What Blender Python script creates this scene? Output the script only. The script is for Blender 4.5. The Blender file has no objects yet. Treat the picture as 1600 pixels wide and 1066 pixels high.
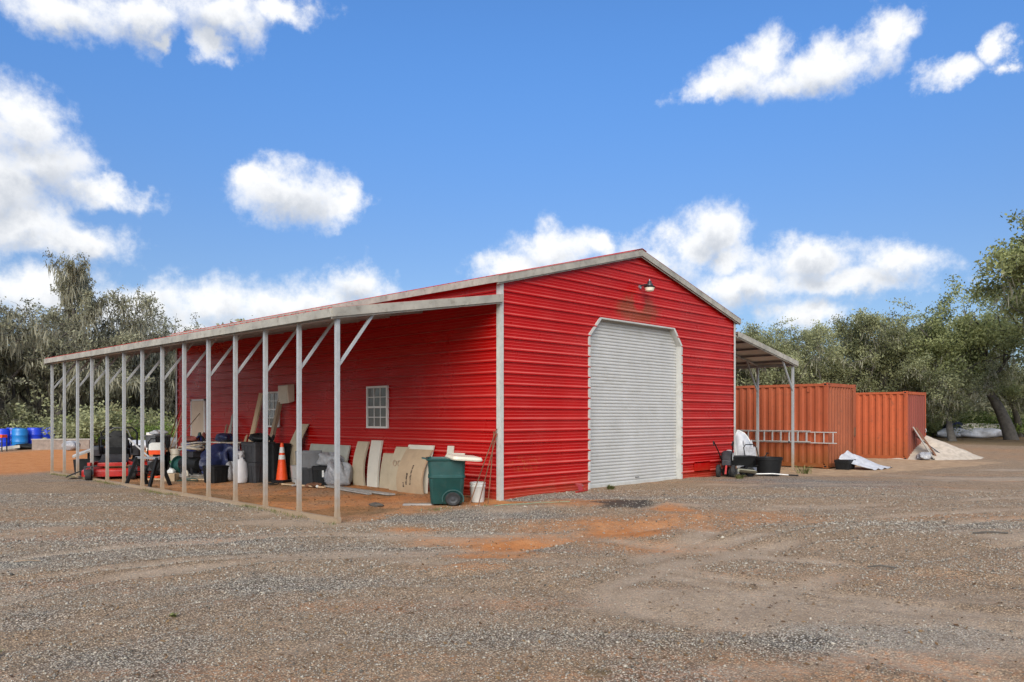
import bpy, math, random
import numpy as np
from mathutils import Vector, Matrix

S = bpy.context.scene
COL = S.collection
R = math.radians
PI = math.pi
rnd = random.Random(7)

# ------------------------------------------------------------------ camera
HEAD = R(-45.545)                       # heading, turned from +Y towards +X
cam_d = bpy.data.cameras.new('camera')
cam_d.sensor_width = 36.0
cam_d.lens = 1217.97 / 1600 * 36.0
cam_d.shift_y = (651.65 - 533.0) / 1600
cam_d.clip_start = 0.05
cam_d.clip_end = 2000
cam = bpy.data.objects.new('camera', cam_d)
COL.objects.link(cam)
cam.location = (-10.664, -10.777, 1.56)
cam.rotation_euler = (R(90), 0, HEAD)
S.camera = cam

# ------------------------------------------------------------------ world, sun, exposure
SUN_AZ = R(232)      # compass-like: direction TO the sun, from +Y clockwise
SUN_EL = R(33)
CLOUDS = [(-0.522, 0.426, 0.08, 0.027), (-0.438, 0.439, 0.081, 0.024), (-0.354, 0.45, 0.069, 0.028), (-0.367, 0.418, 0.027, 0.018), (-0.287, 0.467, 0.057, 0.016), (-0.424, 0.416, 0.015, 0.01), (-0.558, 0.305, 0.05, 0.038), (-0.546, 0.268, 0.06, 0.039), (-0.573, 0.245, 0.052, 0.045), (-0.515, 0.193, 0.078, 0.023), (-0.475, 0.246, 0.05, 0.018), (-0.558, 0.21, 0.053, 0.027), (-0.28, 0.271, 0.07, 0.034), (-0.314, 0.29, 0.033, 0.022), (-0.222, 0.263, 0.031, 0.028), (-0.535, 0.138, 0.08, 0.034), (-0.454, 0.122, 0.085, 0.034), (-0.368, 0.138, 0.066, 0.034), (-0.287, 0.134, 0.07, 0.032), (-0.191, 0.165, 0.05, 0.028), (-0.242, 0.138, 0.065, 0.032), (-0.40, 0.09, 0.14, 0.03), (0.049, 0.215, 0.061, 0.03), (0.11, 0.222, 0.036, 0.017), (0.0, 0.188, 0.049, 0.024), (0.163, 0.186, 0.072, 0.031), (0.253, 0.226, 0.048, 0.032), (0.222, 0.207, 0.035, 0.031), (0.272, 0.196, 0.032, 0.023), (0.361, 0.185, 0.068, 0.027), (0.464, 0.177, 0.058, 0.023), (0.302, 0.157, 0.075, 0.026), (0.404, 0.158, 0.104, 0.019), (0.368, 0.118, 0.051, 0.026), (0.314, 0.413, 0.033, 0.029), (0.382, 0.399, 0.067, 0.025), (0.448, 0.422, 0.032, 0.023), (0.347, 0.388, 0.065, 0.024), (0.262, 0.386, 0.045, 0.016), (0.285, 0.396, 0.05, 0.024), (0.522, 0.365, 0.036, 0.014), (0.558, 0.384, 0.018, 0.019), (0.568, 0.363, 0.015, 0.012)]


class NT:
    """thin helper round a node tree"""
    def __init__(s, tree):
        s.t = tree; s.n = tree.nodes; s.l = tree.links
    def new(s, typ, **kw):
        n = s.n.new(typ)
        for k, v in kw.items():
            setattr(n, k, v)
        return n
    def put(s, sock, val):
        if val is None: return
        if isinstance(val, bpy.types.NodeSocket): s.l.new(val, sock)
        else: sock.default_value = val
    def math(s, op, a, b=None, c=None, clamp=False):
        n = s.new('ShaderNodeMath', operation=op, use_clamp=clamp)
        for i, v in enumerate((a, b, c)): s.put(n.inputs[i], v)
        return n.outputs[0]
    def vec(s, op, a, b=None, c=None):
        n = s.new('ShaderNodeVectorMath', operation=op)
        for i, v in enumerate((a, b, c)):
            if v is not None: s.put(n.inputs[i], v)
        return n.outputs['Value'] if op in ('LENGTH', 'DOT_PRODUCT', 'DISTANCE') else n.outputs[0]
    def noise(s, vec, scale, detail=4, rough=.5, dist=0):
        n = s.new('ShaderNodeTexNoise')
        if vec is not None: s.l.new(vec, n.inputs['Vector'])
        n.inputs['Scale'].default_value = scale; n.inputs['Detail'].default_value = detail
        n.inputs['Roughness'].default_value = rough; n.inputs['Distortion'].default_value = dist
        return n.outputs[0]
    def ramp(s, f, stops, interp='LINEAR'):
        n = s.new('ShaderNodeValToRGB')
        cr = n.color_ramp; cr.interpolation = interp
        while len(cr.elements) < len(stops): cr.elements.new(.5)
        for e, (p, c) in zip(cr.elements, stops):
            e.position = p; e.color = (*c, 1) if len(c) == 3 else c
        s.l.new(f, n.inputs[0]); return n.outputs[0]
    def range(s, v, a, b, c=0., d=1., smooth=True):
        n = s.new('ShaderNodeMapRange')
        if smooth: n.interpolation_type = 'SMOOTHSTEP'
        s.put(n.inputs[0], v)
        for i, x in enumerate((a, b, c, d)): n.inputs[i + 1].default_value = x
        return n.outputs[0]
    def mix(s, f, a, b, mode='MIX'):
        n = s.new('ShaderNodeMix', data_type='RGBA', blend_type=mode)
        s.put(n.inputs[0], f)
        for i, v in ((6, a), (7, b)):
            if isinstance(v, (tuple, list)): v = (*v, 1) if len(v) == 3 else v
            s.put(n.inputs[i], v)
        return n.outputs[2]


def build_world():
    w = bpy.data.worlds.new('World'); S.world = w; w.use_nodes = True
    t = NT(w.node_tree); t.n.clear()
    sky = t.new('ShaderNodeTexSky', sky_type='NISHITA')
    sky.sun_disc = False
    sky.sun_elevation = SUN_EL
    sky.sun_rotation = SUN_AZ
    sky.altitude = 0; sky.air_density = 1.0; sky.dust_density = 0.6; sky.ozone_density = 2.0
    tc = t.new('ShaderNodeTexCoord')
    d = t.vec('NORMALIZE', tc.outputs['Generated'])
    fwd = (math.sin(-HEAD), math.cos(-HEAD), 0); rgt = (math.cos(HEAD), math.sin(HEAD), 0)
    wob = t.noise(d, 7.0, 5, .6)
    az = t.math('ARCTAN2', t.vec('DOT_PRODUCT', d, rgt), t.vec('DOT_PRODUCT', d, fwd))
    sep = t.new('ShaderNodeSeparateXYZ'); t.l.new(d, sep.inputs[0])
    el = t.math('ARCSINE', sep.outputs[2])
    nz = t.new('ShaderNodeTexNoise'); t.l.new(d, nz.inputs['Vector'])
    nz.inputs['Scale'].default_value = 16; nz.inputs['Detail'].default_value = 6; nz.inputs['Roughness'].default_value = .62
    warp = t.vec('SUBTRACT', nz.outputs['Color'], (.5, .5, .5))
    f1 = t.noise(d, 22, 9, .64)
    f2 = t.noise(d, 9.0, 3, .5)
    gen = t.noise(t.vec('MULTIPLY', d, (1, 1, 1.9)), 3.3, 5, .52)

    def field(lift):
        c = t.new('ShaderNodeCombineXYZ'); t.l.new(az, c.inputs[0])
        t.l.new(t.math('ADD', el, lift) if lift else el, c.inputs[1])
        p = t.vec('MULTIPLY_ADD', warp, (.10, .06, 0), c.outputs[0])
        acc = None
        for a, e, sa, se in (CLOUDS if not lift else [c_ for c_ in CLOUDS if c_[2] > .047]):
            q = t.vec('MULTIPLY_ADD', p, (1 / sa, 1 / se, 0), (-a / sa, -e / se, 0))
            r = t.vec('LENGTH', q)
            if acc is None: acc = r
            else:
                m = t.new('ShaderNodeMath', operation='SMOOTH_MIN')
                t.l.new(acc, m.inputs[0]); t.l.new(r, m.inputs[1]); m.inputs[2].default_value = .35
                acc = m.outputs[0]
        return t.math('SUBTRACT', 1.08, acc)
    D = field(0)
    U = field(.022)
    # unseen sky beyond the mapped clouds: similar cumulus, thickened to raise the fill light
    out = t.math('MAXIMUM', t.range(t.math('ABSOLUTE', az), .60, .80), t.range(el, .47, .62))
    G = t.math('ADD', t.math('MULTIPLY', t.math('SUBTRACT', gen, .50), 9.0),
               t.math('MULTIPLY', t.math('SUBTRACT', out, 1.0), 12.0))
    D2 = t.math('MAXIMUM', D, G)
    fine = t.math('MULTIPLY', t.math('SUBTRACT', f1, .5), 2.0)
    dens = t.math('ADD', D2, fine)
    alpha = t.range(dens, -.20, .82)
    hz = t.range(el, .0, .16, .82, 1.0)
    alpha = t.math('MULTIPLY', alpha, .97)
    U2 = t.math('ADD', t.math('MAXIMUM', U, t.math('SUBTRACT', G, .15)), t.math('MULTIPLY', fine, .8))
    shade = t.range(t.math('ADD', U2, t.math('MULTIPLY', t.math('SUBTRACT', f2, .5), 1.4)), .15, 1.25)
    ccol = t.mix(shade, (8.1, 8.15, 8.2), (4.8, 5.1, 5.6))
    skyc = t.mix(1.0, sky.outputs[0], t.mix(t.range(el, .10, .50), (.59, .68, .86), (.66, 1.06, 1.50)), 'MULTIPLY')
    col = t.mix(alpha, skyc, ccol)
    bg = t.new('ShaderNodeBackground'); t.l.new(col, bg.inputs[0]); bg.inputs[1].default_value = 0.1
    o = t.new('ShaderNodeOutputWorld'); t.l.new(bg.outputs[0], o.inputs[0])
    w.cycles.sampling_method = 'MANUAL'; w.cycles.sample_map_resolution = 512


build_world()
sun_d = bpy.data.lights.new('sun', 'SUN')
sun_d.energy = 3.6; sun_d.angle = R(48); sun_d.color = (1, .92, .80)
sun = bpy.data.objects.new('sun', sun_d); COL.objects.link(sun)
sv = Vector((math.sin(SUN_AZ) * math.cos(SUN_EL), math.cos(SUN_AZ) * math.cos(SUN_EL), math.sin(SUN_EL)))
sun.rotation_euler = sv.to_track_quat('Z', 'Y').to_euler()
sun.location = sv * 60
S.view_settings.view_transform = 'Standard'
S.view_settings.look = 'None'
S.view_settings.gamma = 1
S.view_settings.use_curve_mapping = False
S.view_settings.exposure = 0.38
S.cycles.use_adaptive_sampling = True; S.cycles.adaptive_threshold = .025; S.cycles.max_bounces = 5; S.cycles.diffuse_bounces = 3; S.cycles.glossy_bounces = 2; S.cycles.transmission_bounces = 2

# ------------------------------------------------------------------ helpers
def tag(o, label=None, cat=None, group=None, kind=None):
    if label: o['label'] = label
    if cat: o['category'] = cat
    if group: o['group'] = group
    if kind: o['kind'] = kind
    return o


def thing(name, label, cat, loc=(0, 0, 0), rz=0., group=None):
    o = bpy.data.objects.new(name, None); COL.objects.link(o)
    o.empty_display_size = .2
    o.location = loc; o.rotation_euler = (0, 0, rz)
    return tag(o, label, cat, group)


def link_mesh(name, me, parent=None):
    o = bpy.data.objects.new(name, me); COL.objects.link(o)
    if parent is not None: o.parent = parent
    return o


def copy_tree(o, parent=None):
    c = o.copy(); COL.objects.link(c)
    if parent is not None:
        c.parent = parent; c.matrix_parent_inverse = Matrix()
    for ch in list(o.children): copy_tree(ch, c)
    return c


def rrect(hx, hy, r, z, n=4, cx=0., cy=0.):
    r = min(r, hx * .999, hy * .999)
    pts = []
    for k, (sx, sy) in enumerate(((1, 1), (-1, 1), (-1, -1), (1, -1))):
        for i in range(n + 1):
            a = k * PI / 2 + i / n * PI / 2
            pts.append((cx + sx * (hx - r) + r * math.cos(a), cy + sy * (hy - r) + r * math.sin(a), z))
    return pts


class MB:
    def __init__(s): s.v = []; s.f = []
    def add(s, vs, fs):
        b = len(s.v); s.v.extend([tuple(v) for v in vs]); s.f.extend([tuple(b + i for i in f) for f in fs]); return s
    def box(s, x0, x1, y0, y1, z0, z1):
        vs = [(x, y, z) for z in (z0, z1) for y in (y0, y1) for x in (x0, x1)]
        return s.add(vs, [(0, 2, 3, 1), (4, 5, 7, 6), (0, 1, 5, 4), (2, 6, 7, 3), (0, 4, 6, 2), (1, 3, 7, 5)])
    def bar(s, p, q, w, h=None, up=(0, 0, 1)):
        h = h or w; p = Vector(p); q = Vector(q); d = (q - p).normalized(); up = Vector(up)
        if abs(d.dot(up)) > .98: up = Vector((1, 0, 0))
        a = d.cross(up).normalized(); b = a.cross(d).normalized()
        vs = []
        for c in (p, q):
            for i, j in ((-1, -1), (1, -1), (1, 1), (-1, 1)): vs.append(c + a * (i * w / 2) + b * (j * h / 2))
        return s.add(vs, [(0, 1, 2, 3), (7, 6, 5, 4), (0, 4, 5, 1), (1, 5, 6, 2), (2, 6, 7, 3), (3, 7, 4, 0)])
    def loft(s, rings, cap0=True, cap1=True):
        b = len(s.v); n = len(rings[0])
        for r in rings: s.v.extend([tuple(p) for p in r])
        for k in range(len(rings) - 1):
            for i in range(n):
                j = (i + 1) % n
                s.f.append((b + k * n + i, b + k * n + j, b + (k + 1) * n + j, b + (k + 1) * n + i))
        if cap0: s.f.append(tuple(b + i for i in reversed(range(n))))
        if cap1: s.f.append(tuple(b + (len(rings) - 1) * n + i for i in range(n)))
        return s
    def tube(s, pts, r, n=8, closed=False):
        P = [Vector(p) for p in pts]; m = len(P)
        rs = r if isinstance(r, (list, tuple)) else [r] * m
        rings = []; prev = None
        for k in range(m):
            if closed: d = P[(k + 1) % m] - P[k - 1]
            else: d = P[min(k + 1, m - 1)] - P[max(k - 1, 0)]
            d.normalize()
            if prev is None:
                a = d.orthogonal().normalized()
            else:
                a = (prev - d * prev.dot(d))
                a = a.normalized() if a.length > 1e-6 else d.orthogonal().normalized()
            prev = a; b = d.cross(a)
            rings.append([P[k] + (a * math.cos(2 * PI * i / n) + b * math.sin(2 * PI * i / n)) * rs[k] for i in range(n)])
        if closed: rings.append(rings[0]); return s.loft(rings, False, False)
        return s.loft(rings)
    def lathe(s, prof, n=20, o=(0, 0, 0), axis='z', cap=True):
        rings = []
        for r, z in prof:
            ring = []
            for i in range(n):
                a = 2 * PI * i / n; c, d = r * math.cos(a), r * math.sin(a)
                p = (c, d, z) if axis == 'z' else ((c, z, -d) if axis == 'y' else (z, c, d))
                ring.append((p[0] + o[0], p[1] + o[1], p[2] + o[2]))
            rings.append(ring)
        return s.loft(rings, cap, cap)
    def grid(s, rows, thick=None):
        """rows: list of lists of points; thick: offset vector giving the sheet depth"""
        m, n = len(rows), len(rows[0])
        b = len(s.v)
        for r in rows: s.v.extend([tuple(p) for p in r])
        for i in range(m - 1):
            for j in range(n - 1):
                s.f.append((b + i * n + j, b + i * n + j + 1, b + (i + 1) * n + j + 1, b + (i + 1) * n + j))
        if thick is not None:
            c = len(s.v); tx, ty, tz = thick
            for r in rows: s.v.extend([(p[0] + tx, p[1] + ty, p[2] + tz) for p in r])
            for i in range(m - 1):
                for j in range(n - 1):
                    s.f.append((c + i * n + j, c + (i + 1) * n + j, c + (i + 1) * n + j + 1, c + i * n + j + 1))
            edge = [j for j in range(n)] + [i * n + n - 1 for i in range(1, m)] + [(m - 1) * n + j for j in range(n - 2, -1, -1)] + [i * n for i in range(m - 2, 0, -1)]
            for k in range(len(edge)):
                p, q = edge[k], edge[(k + 1) % len(edge)]
                s.f.append((b + q, b + p, c + p, c + q))
        return s
    def mesh(s, name, mat, smooth=False, ang=35):
        me = bpy.data.meshes.new(name); me.from_pydata(s.v, [], s.f); me.validate()
        if mat is not None: me.materials.append(mat)
        if smooth:
            me.polygons.foreach_set('use_smooth', [True] * len(me.polygons)); me.set_sharp_from_angle(angle=R(ang))
        me.update(); return me
    def build(s, name, mat, parent=None, smooth=False, bevel=0., label=None):
        o = link_mesh(name, s.mesh(name, mat, smooth), parent)
        if bevel:
            m = o.modifiers.new('bevel', 'BEVEL'); m.width = bevel; m.segments = 2; m.limit_method = 'ANGLE'; m.angle_limit = R(40)
        if label: o['label'] = label
        return o


# numpy value noise
def vnoise(x, y, seed=0):
    xi = np.floor(x).astype(np.int64); yi = np.floor(y).astype(np.int64)
    fx = x - xi; fy = y - yi; fx = fx * fx * (3 - 2 * fx); fy = fy * fy * (3 - 2 * fy)
    def h(a, b):
        n = (a * 374761393 + b * 668265263 + seed * 1442695041) & 0x7fffffff
        n = ((n ^ (n >> 13)) * 1274126177) & 0x7fffffff
        return ((n ^ (n >> 16)) & 0xffff) / 65535.0
    return (h(xi, yi) * (1 - fx) + h(xi + 1, yi) * fx) * (1 - fy) + (h(xi, yi + 1) * (1 - fx) + h(xi + 1, yi + 1) * fx) * fy


def fbm(x, y, seed=0, o=4):
    t = 0; a = .5
    for k in range(o):
        t = t + a * vnoise(x * 2 ** k, y * 2 ** k, seed + k); a *= .5
    return t / (1 - .5 ** o)


def sstep(x, a, b):
    t = np.clip((x - a) / (b - a), 0, 1); return t * t * (3 - 2 * t)


# ------------------------------------------------------------------ materials
def mat(name, col, rough=.6, metal=0., var=.18, scale=5., bump=0., bscale=60., spec=.5, col2=None, coat=0., splash=None, grime=0., streak=False):
    m = bpy.data.materials.new(name); m.use_nodes = True
    t = NT(m.node_tree); b = t.n['Principled BSDF']
    tc = t.new('ShaderNodeTexCoord'); v = tc.outputs['Object']
    g = t.new('ShaderNodeNewGeometry')
    if streak: v2 = t.vec('MULTIPLY', v, (1, 1, .12))
    else: v2 = v
    n = t.noise(v2, scale, 6, .6)
    lo = tuple(max(0, c * (1 - var)) for c in col); hi = tuple(min(1, c * (1 + var)) for c in (col2 or col))
    c = t.ramp(n, [(.3, lo), (.7, hi)])
    if grime:
        gn = t.range(t.noise(v2, scale * 2.7, 8, .7), .48, .72, 0, grime)
        c = t.mix(gn, c, (.12, .10, .075))
    if splash:      # mud splashed up from the ground
        sp = t.new('ShaderNodeSeparateXYZ'); t.l.new(g.outputs['Position'], sp.inputs[0])
        h = t.math('ADD', sp.outputs[2], t.math('MULTIPLY', t.math('SUBTRACT', t.noise(g.outputs['Position'], 9, 5), .5), splash * .8))
        c = t.mix(t.range(h, -.15, splash, .8, 0.), c, (.34, .22, .11))
    t.l.new(c, b.inputs['Base Color'])
    rn = t.range(t.noise(v, scale * 3, 4), .3, .7, max(0, rough - .1), min(1, rough + .1))
    t.l.new(rn, b.inputs['Roughness'])
    b.inputs['Metallic'].default_value = metal
    b.inputs['Specular IOR Level'].default_value = spec
    b.inputs['Coat Weight'].default_value = coat
    if bump:
        bp = t.new('ShaderNodeBump'); bp.inputs['Strength'].default_value = bump; bp.inputs['Distance'].default_value = .02
        t.l.new(t.noise(v, bscale, 4), bp.inputs['Height']); t.l.new(bp.outputs[0], b.inputs['Normal'])
    return m


def red_mat(name, wall=True):
    m = bpy.data.materials.new(name); m.use_nodes = True
    t = NT(m.node_tree); b = t.n['Principled BSDF']
    g = t.new('ShaderNodeNewGeometry'); P = g.outputs['Position']
    n = t.noise(t.vec('MULTIPLY', P, (1, 1, .35)), .8, 5, .5)
    c = t.ramp(n, [(.28, (.345, .0010, .0010)), (.72, (.425, .0018, .0016))])
    oi = t.new('ShaderNodeObjectInfo')
    c = t.mix(t.math('MULTIPLY', oi.outputs['Random'], .22), c, (.36, .003, .003))
    sp = t.new('ShaderNodeSeparateXYZ'); t.l.new(P, sp.inputs[0])
    if wall:
        # rusty brown run below the barn light, with a cleaner spot straight under it
        e = t.vec('LENGTH', t.vec('MULTIPLY', t.vec('SUBTRACT', P, (4.55, 0, 4.08)), (.72, 1.2, 1.9)))
        f = t.math('ADD', t.range(e, .15, 1.1, 1.0, 0.), t.math('MULTIPLY', t.math('SUBTRACT', t.noise(t.vec('MULTIPLY', P, (3.5, 1, 1.4)), 2.2, 6, .7), .5), 1.5))
        clean = t.vec('LENGTH', t.vec('MULTIPLY', t.vec('SUBTRACT', P, (4.62, 0, 4.32)), (3.4, 1, 3.2)))
        f = t.math('MULTIPLY', t.range(f, .25, .95, 0, .72), t.range(clean, .6, 1.05))
        c = t.mix(f, c, (.17, .052, .016))
        # small rusty scabs low on the front
        e2 = t.vec('LENGTH', t.vec('MULTIPLY', t.vec('SUBTRACT', P, (.75, 0, .62)), (1.3, 1.2, 4.5)))
        f2 = t.math('MULTIPLY', t.range(e2, .2, 1.0, 1, 0.), t.range(t.noise(P, 11, 5, .7), .5, .62))
        c = t.mix(t.math('MULTIPLY', f2, .65), c, (.38, .10, .02))
        h = t.math('ADD', sp.outputs[2], t.math('MULTIPLY', t.math('SUBTRACT', t.noise(P, 5, 5), .5), .5))
        c = t.mix(t.range(h, -.1, .40, .35, 0.), c, (.30, .11, .05))
    else:
        f = t.range(t.noise(P, 2.4, 7, .7), .45, .7, 0, .5)
        c = t.mix(f, c, (.42, .12, .09))
    # pale highlight painted on the ribs' upward ledges, then a faint chalky fade
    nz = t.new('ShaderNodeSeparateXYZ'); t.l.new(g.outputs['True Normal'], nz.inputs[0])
    ledge_hi = t.math('MULTIPLY', t.range(nz.outputs[2], .25, .6), t.range(t.noise(P, .9, 3, .5), .25, .7, .20, .36))
    if wall: c = t.mix(ledge_hi, c, (.62, .26, .22))
    c = t.mix(t.range(t.noise(t.vec('MULTIPLY', P, (.5, .5, 1.6)), 1.1, 4, .55), .45, .8, 0, .07), c, (.55, .22, .19))
    t.l.new(c, b.inputs['Base Color'])
    t.l.new(t.range(t.noise(P, 1.5, 3), .3, .7, .26, .40), b.inputs['Roughness'])
    b.inputs['Specular IOR Level'].default_value = .20
    bp = t.new('ShaderNodeBump'); bp.inputs['Strength'].default_value = .10; bp.inputs['Distance'].default_value = .03
    t.l.new(t.noise(P, 1.6, 3), bp.inputs['Height']); t.l.new(bp.outputs[0], b.inputs['Normal'])
    return m


M = {}
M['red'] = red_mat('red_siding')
M['redroof'] = red_mat('red_roof', False)
M['core'] = mat('wall_core', (.10, .02, .02), .8)
M['trim'] = mat('galvanised_trim', (.46, .46, .43), .5, .0, .12, 3, grime=.25)
M['fascia'] = mat('weathered_fascia', (.30, .285, .245), .6, 0, .2, 2.2, col2=(.34, .32, .27), grime=.6)
M['post'] = mat('galvanised_post', (.36, .375, .38), .45, .15, .12, 6, grime=.15, splash=.85)
M['under'] = mat('roof_underside', (.58, .56, .52), .6, 0, .12, 2)
M['purlin'] = mat('purlin_steel', (.22, .22, .22), .5, .5, .2, 4)
M['white'] = mat('white_paint', (.62, .62, .585), .5, 0, .06, 5, grime=.12)
M['beige'] = mat('beige_door', (.60, .48, .34), .55, 0, .05, 3)
M['cream'] = mat('cream_plastic', (.62, .57, .46), .5, 0, .08, 5, grime=.15)
M['glass'] = mat('dark_pane', (.11, .115, .11), .08, 0, .25, 2, spec=.8)
M['lens'] = mat('lamp_lens', (.78, .74, .60), .25, 0, .05, 8)
M['black'] = mat('black_plastic', (.012, .0125, .013), .55, 0, .3, 6, spec=.2)
M['charcoal'] = mat('charcoal_plastic', (.034, .035, .038), .5, 0, .2, 5, spec=.35)
M['greytote'] = mat('grey_plastic', (.14, .145, .15), .55, 0, .15, 5, grime=.2)
M['rubber'] = mat('tyre_rubber', (.018, .018, .018), .8, 0, .3, 9, bump=.3)
M['steel'] = mat('bare_steel', (.42, .43, .44), .4, .7, .15, 9)
M['dsteel'] = mat('dark_steel', (.05, .05, .055), .45, .5, .3, 9)
M['rust'] = mat('rusty_steel', (.16, .07, .035), .8, .1, .4, 12)
M['mred'] = mat('machine_red', (.36, .014, .010), .35, 0, .15, 6, coat=.3)
M['cart'] = mat('green_plastic', (.008, .056, .052), .48, 0, .18, 4, grime=.12)
M['orange'] = mat('cone_orange', (.80, .075, .008), .5, 0, .1, 5)
M['foamtan'] = mat('tan_board', (.44, .37, .255), .8, 0, .10, 4, grime=.12)
M['foamgrey'] = mat('pale_board', (.58, .55, .46), .75, 0, .07, 4, grime=.10)
M['card'] = mat('brown_board', (.40, .295, .185), .8, 0, .10, 4, grime=.1)
M['print'] = mat('dark_print', (.05, .035, .025), .8)
M['printbrown'] = mat('faded_print', (.33, .22, .15), .8)
M['wood'] = mat('new_wood', (.52, .37, .22), .7, 0, .18, 6, streak=True, bump=.15)
M['oldwood'] = mat('old_wood', (.26, .19, .125), .8, 0, .3, 7, streak=True, bump=.2)
M['greywood'] = mat('grey_wood', (.30, .28, .25), .85, 0, .25, 7, streak=True, bump=.2)
M['sack'] = mat('white_sack', (.56, .56, .57), .65, 0, .08, 6, bump=.3, bscale=30)
M['cloth'] = mat('grey_cloth', (.27, .275, .28), .75, 0, .35, 7, bump=.4, bscale=14)
M['clear'] = mat('cloudy_plastic', (.30, .30, .31), .35, 0, .35, 14, bump=.5, bscale=24)
M['navy'] = mat('navy_tarp', (.012, .017, .055), .5, 0, .35, 5, bump=.4, bscale=12)
M['bagblue'] = mat('blue_bag', (.018, .035, .24), .55, 0, .25, 5, bump=.25, bscale=18)
M['barrel'] = mat('blue_barrel', (.012, .05, .56), .4, 0, .12, 3, grime=.03)
M['barrel2'] = mat('light_blue_barrel', (.012, .17, .46), .4, 0, .12, 3, grime=.03)
M['hose'] = mat('beige_hose', (.40, .33, .24), .6, 0, .3, 9)
M['hosegreen'] = mat('green_hose', (.01, .06, .05), .5, 0, .2, 8)
M['brownbag'] = mat('maroon_cloth', (.20, .05, .035), .8, 0, .3, 8, bump=.3, bscale=20)
M['straw'] = mat('straw', (.46, .27, .09), .85, 0, .3, 20, bump=.4)
M['alu'] = mat('aluminium', (.50, .50, .48), .4, .3, .08, 5)
M['tarp'] = mat('white_tarp', (.42, .43, .455), .5, 0, .2, 5, bump=.3, bscale=10, grime=.2)
M['khaki'] = mat('khaki_paint', (.27, .26, .19), .55, .1, .2, 9, grime=.3)
M['concrete'] = mat('old_concrete', (.25, .20, .165), .9, 0, .25, 5, bump=.4, bscale=20, grime=.4)
M['sand'] = mat('pale_sand', (.40, .34, .27), .95, 0, .15, 5, bump=.5, bscale=14, col2=(.46, .39, .31))
M['bark'] = mat('oak_bark', (.085, .075, .063), .95, 0, .4, 5, bump=.5, bscale=16)
M['yellow'] = mat('yellow_plastic', (.55, .34, .03), .5)
M['slab'] = mat('thin_stone', (.30, .27, .24), .9, 0, .2, 6)


def container_mat(name, c1, c2, rust):
    m = bpy.data.materials.new(name); m.use_nodes = True
    t = NT(m.node_tree); b = t.n['Principled BSDF']
    g = t.new('ShaderNodeNewGeometry'); P = g.outputs['Position']
    c = t.ramp(t.noise(t.vec('MULTIPLY', P, (1, 1, .25)), 1.6, 7, .62), [(.3, c1), (.72, c2)])
    sp = t.new('ShaderNodeSeparateXYZ'); t.l.new(P, sp.inputs[0])
    h = t.math('ADD', sp.outputs[2], t.math('MULTIPLY', t.math('SUBTRACT', t.noise(t.vec('MULTIPLY', P, (1, 1, .3)), 3, 6, .65), .5), 1.3))
    c = t.mix(t.range(h, -.1, .95, rust, 0.), c, (.20, .062, .016))
    c = t.mix(t.range(t.noise(P, 7, 8, .7), .52, .70, 0, .7), c, (.17, .055, .028))
    c = t.mix(t.range(t.noise(t.vec('MULTIPLY', P, (3, 3, .12)), 2.5, 6, .65), .55, .72, 0, .55), c, (.20, .06, .025))
    t.l.new(c, b.inputs['Base Color']); b.inputs['Roughness'].default_value = .6
    b.inputs['Specular IOR Level'].default_value = .3
    return m


M['cont'] = container_mat('container_paint', (.27, .058, .023), (.40, .10, .040), .98)
M['cont2'] = container_mat('container_paint_clean', (.34, .068, .023), (.44, .10, .036), .5)


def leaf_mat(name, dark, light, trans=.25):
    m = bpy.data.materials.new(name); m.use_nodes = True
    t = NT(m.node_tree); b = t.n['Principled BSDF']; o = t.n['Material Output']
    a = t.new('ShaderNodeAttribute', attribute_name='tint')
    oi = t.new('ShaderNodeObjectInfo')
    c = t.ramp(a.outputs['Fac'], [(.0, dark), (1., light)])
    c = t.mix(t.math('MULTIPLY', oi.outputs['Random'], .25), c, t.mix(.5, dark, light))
    t.l.new(c, b.inputs['Base Color']); b.inputs['Roughness'].default_value = .6; b.inputs['Specular IOR Level'].default_value = .25
    tr = t.new('ShaderNodeBsdfTranslucent'); t.l.new(c, tr.inputs[0])
    mx = t.new('ShaderNodeMixShader'); mx.inputs[0].default_value = trans
    t.l.new(b.outputs[0], mx.inputs[1]); t.l.new(tr.outputs[0], mx.inputs[2]); t.l.new(mx.outputs[0], o.inputs[0])
    return m


M['leafgrey'] = leaf_mat('grey_oak_leaf', (.075, .074, .045), (.47, .465, .31), .42)
M['leafolive'] = leaf_mat('olive_oak_leaf', (.08, .09, .038), (.49, .505, .27), .42)
M['leafgreen'] = leaf_mat('bright_leaf', (.07, .088, .025), (.52, .55, .25), .45)
M['leafshrub'] = leaf_mat('shrub_leaf', (.055, .095, .018), (.27, .36, .085), .35)
M['moss'] = leaf_mat('hanging_moss', (.22, .212, .145), (.62, .60, .45), .5)
M['leafwood'] = leaf_mat('woodland_leaf', (.20, .197, .125), (.55, .54, .38), .45)
M['endA'] = container_mat('container_end_shaded', (.22, .055, .022), (.34, .095, .040), .5)  # near container's paint, darkened to put shade on its end walls
M['endB'] = container_mat('far_container_end_shaded', (.17, .036, .026), (.24, .055, .036), .4)  # same for the far container: shade mixed into the end paint
M['weed'] = leaf_mat('weed_leaf', (.08, .095, .03), (.26, .27, .10), .3)

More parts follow.
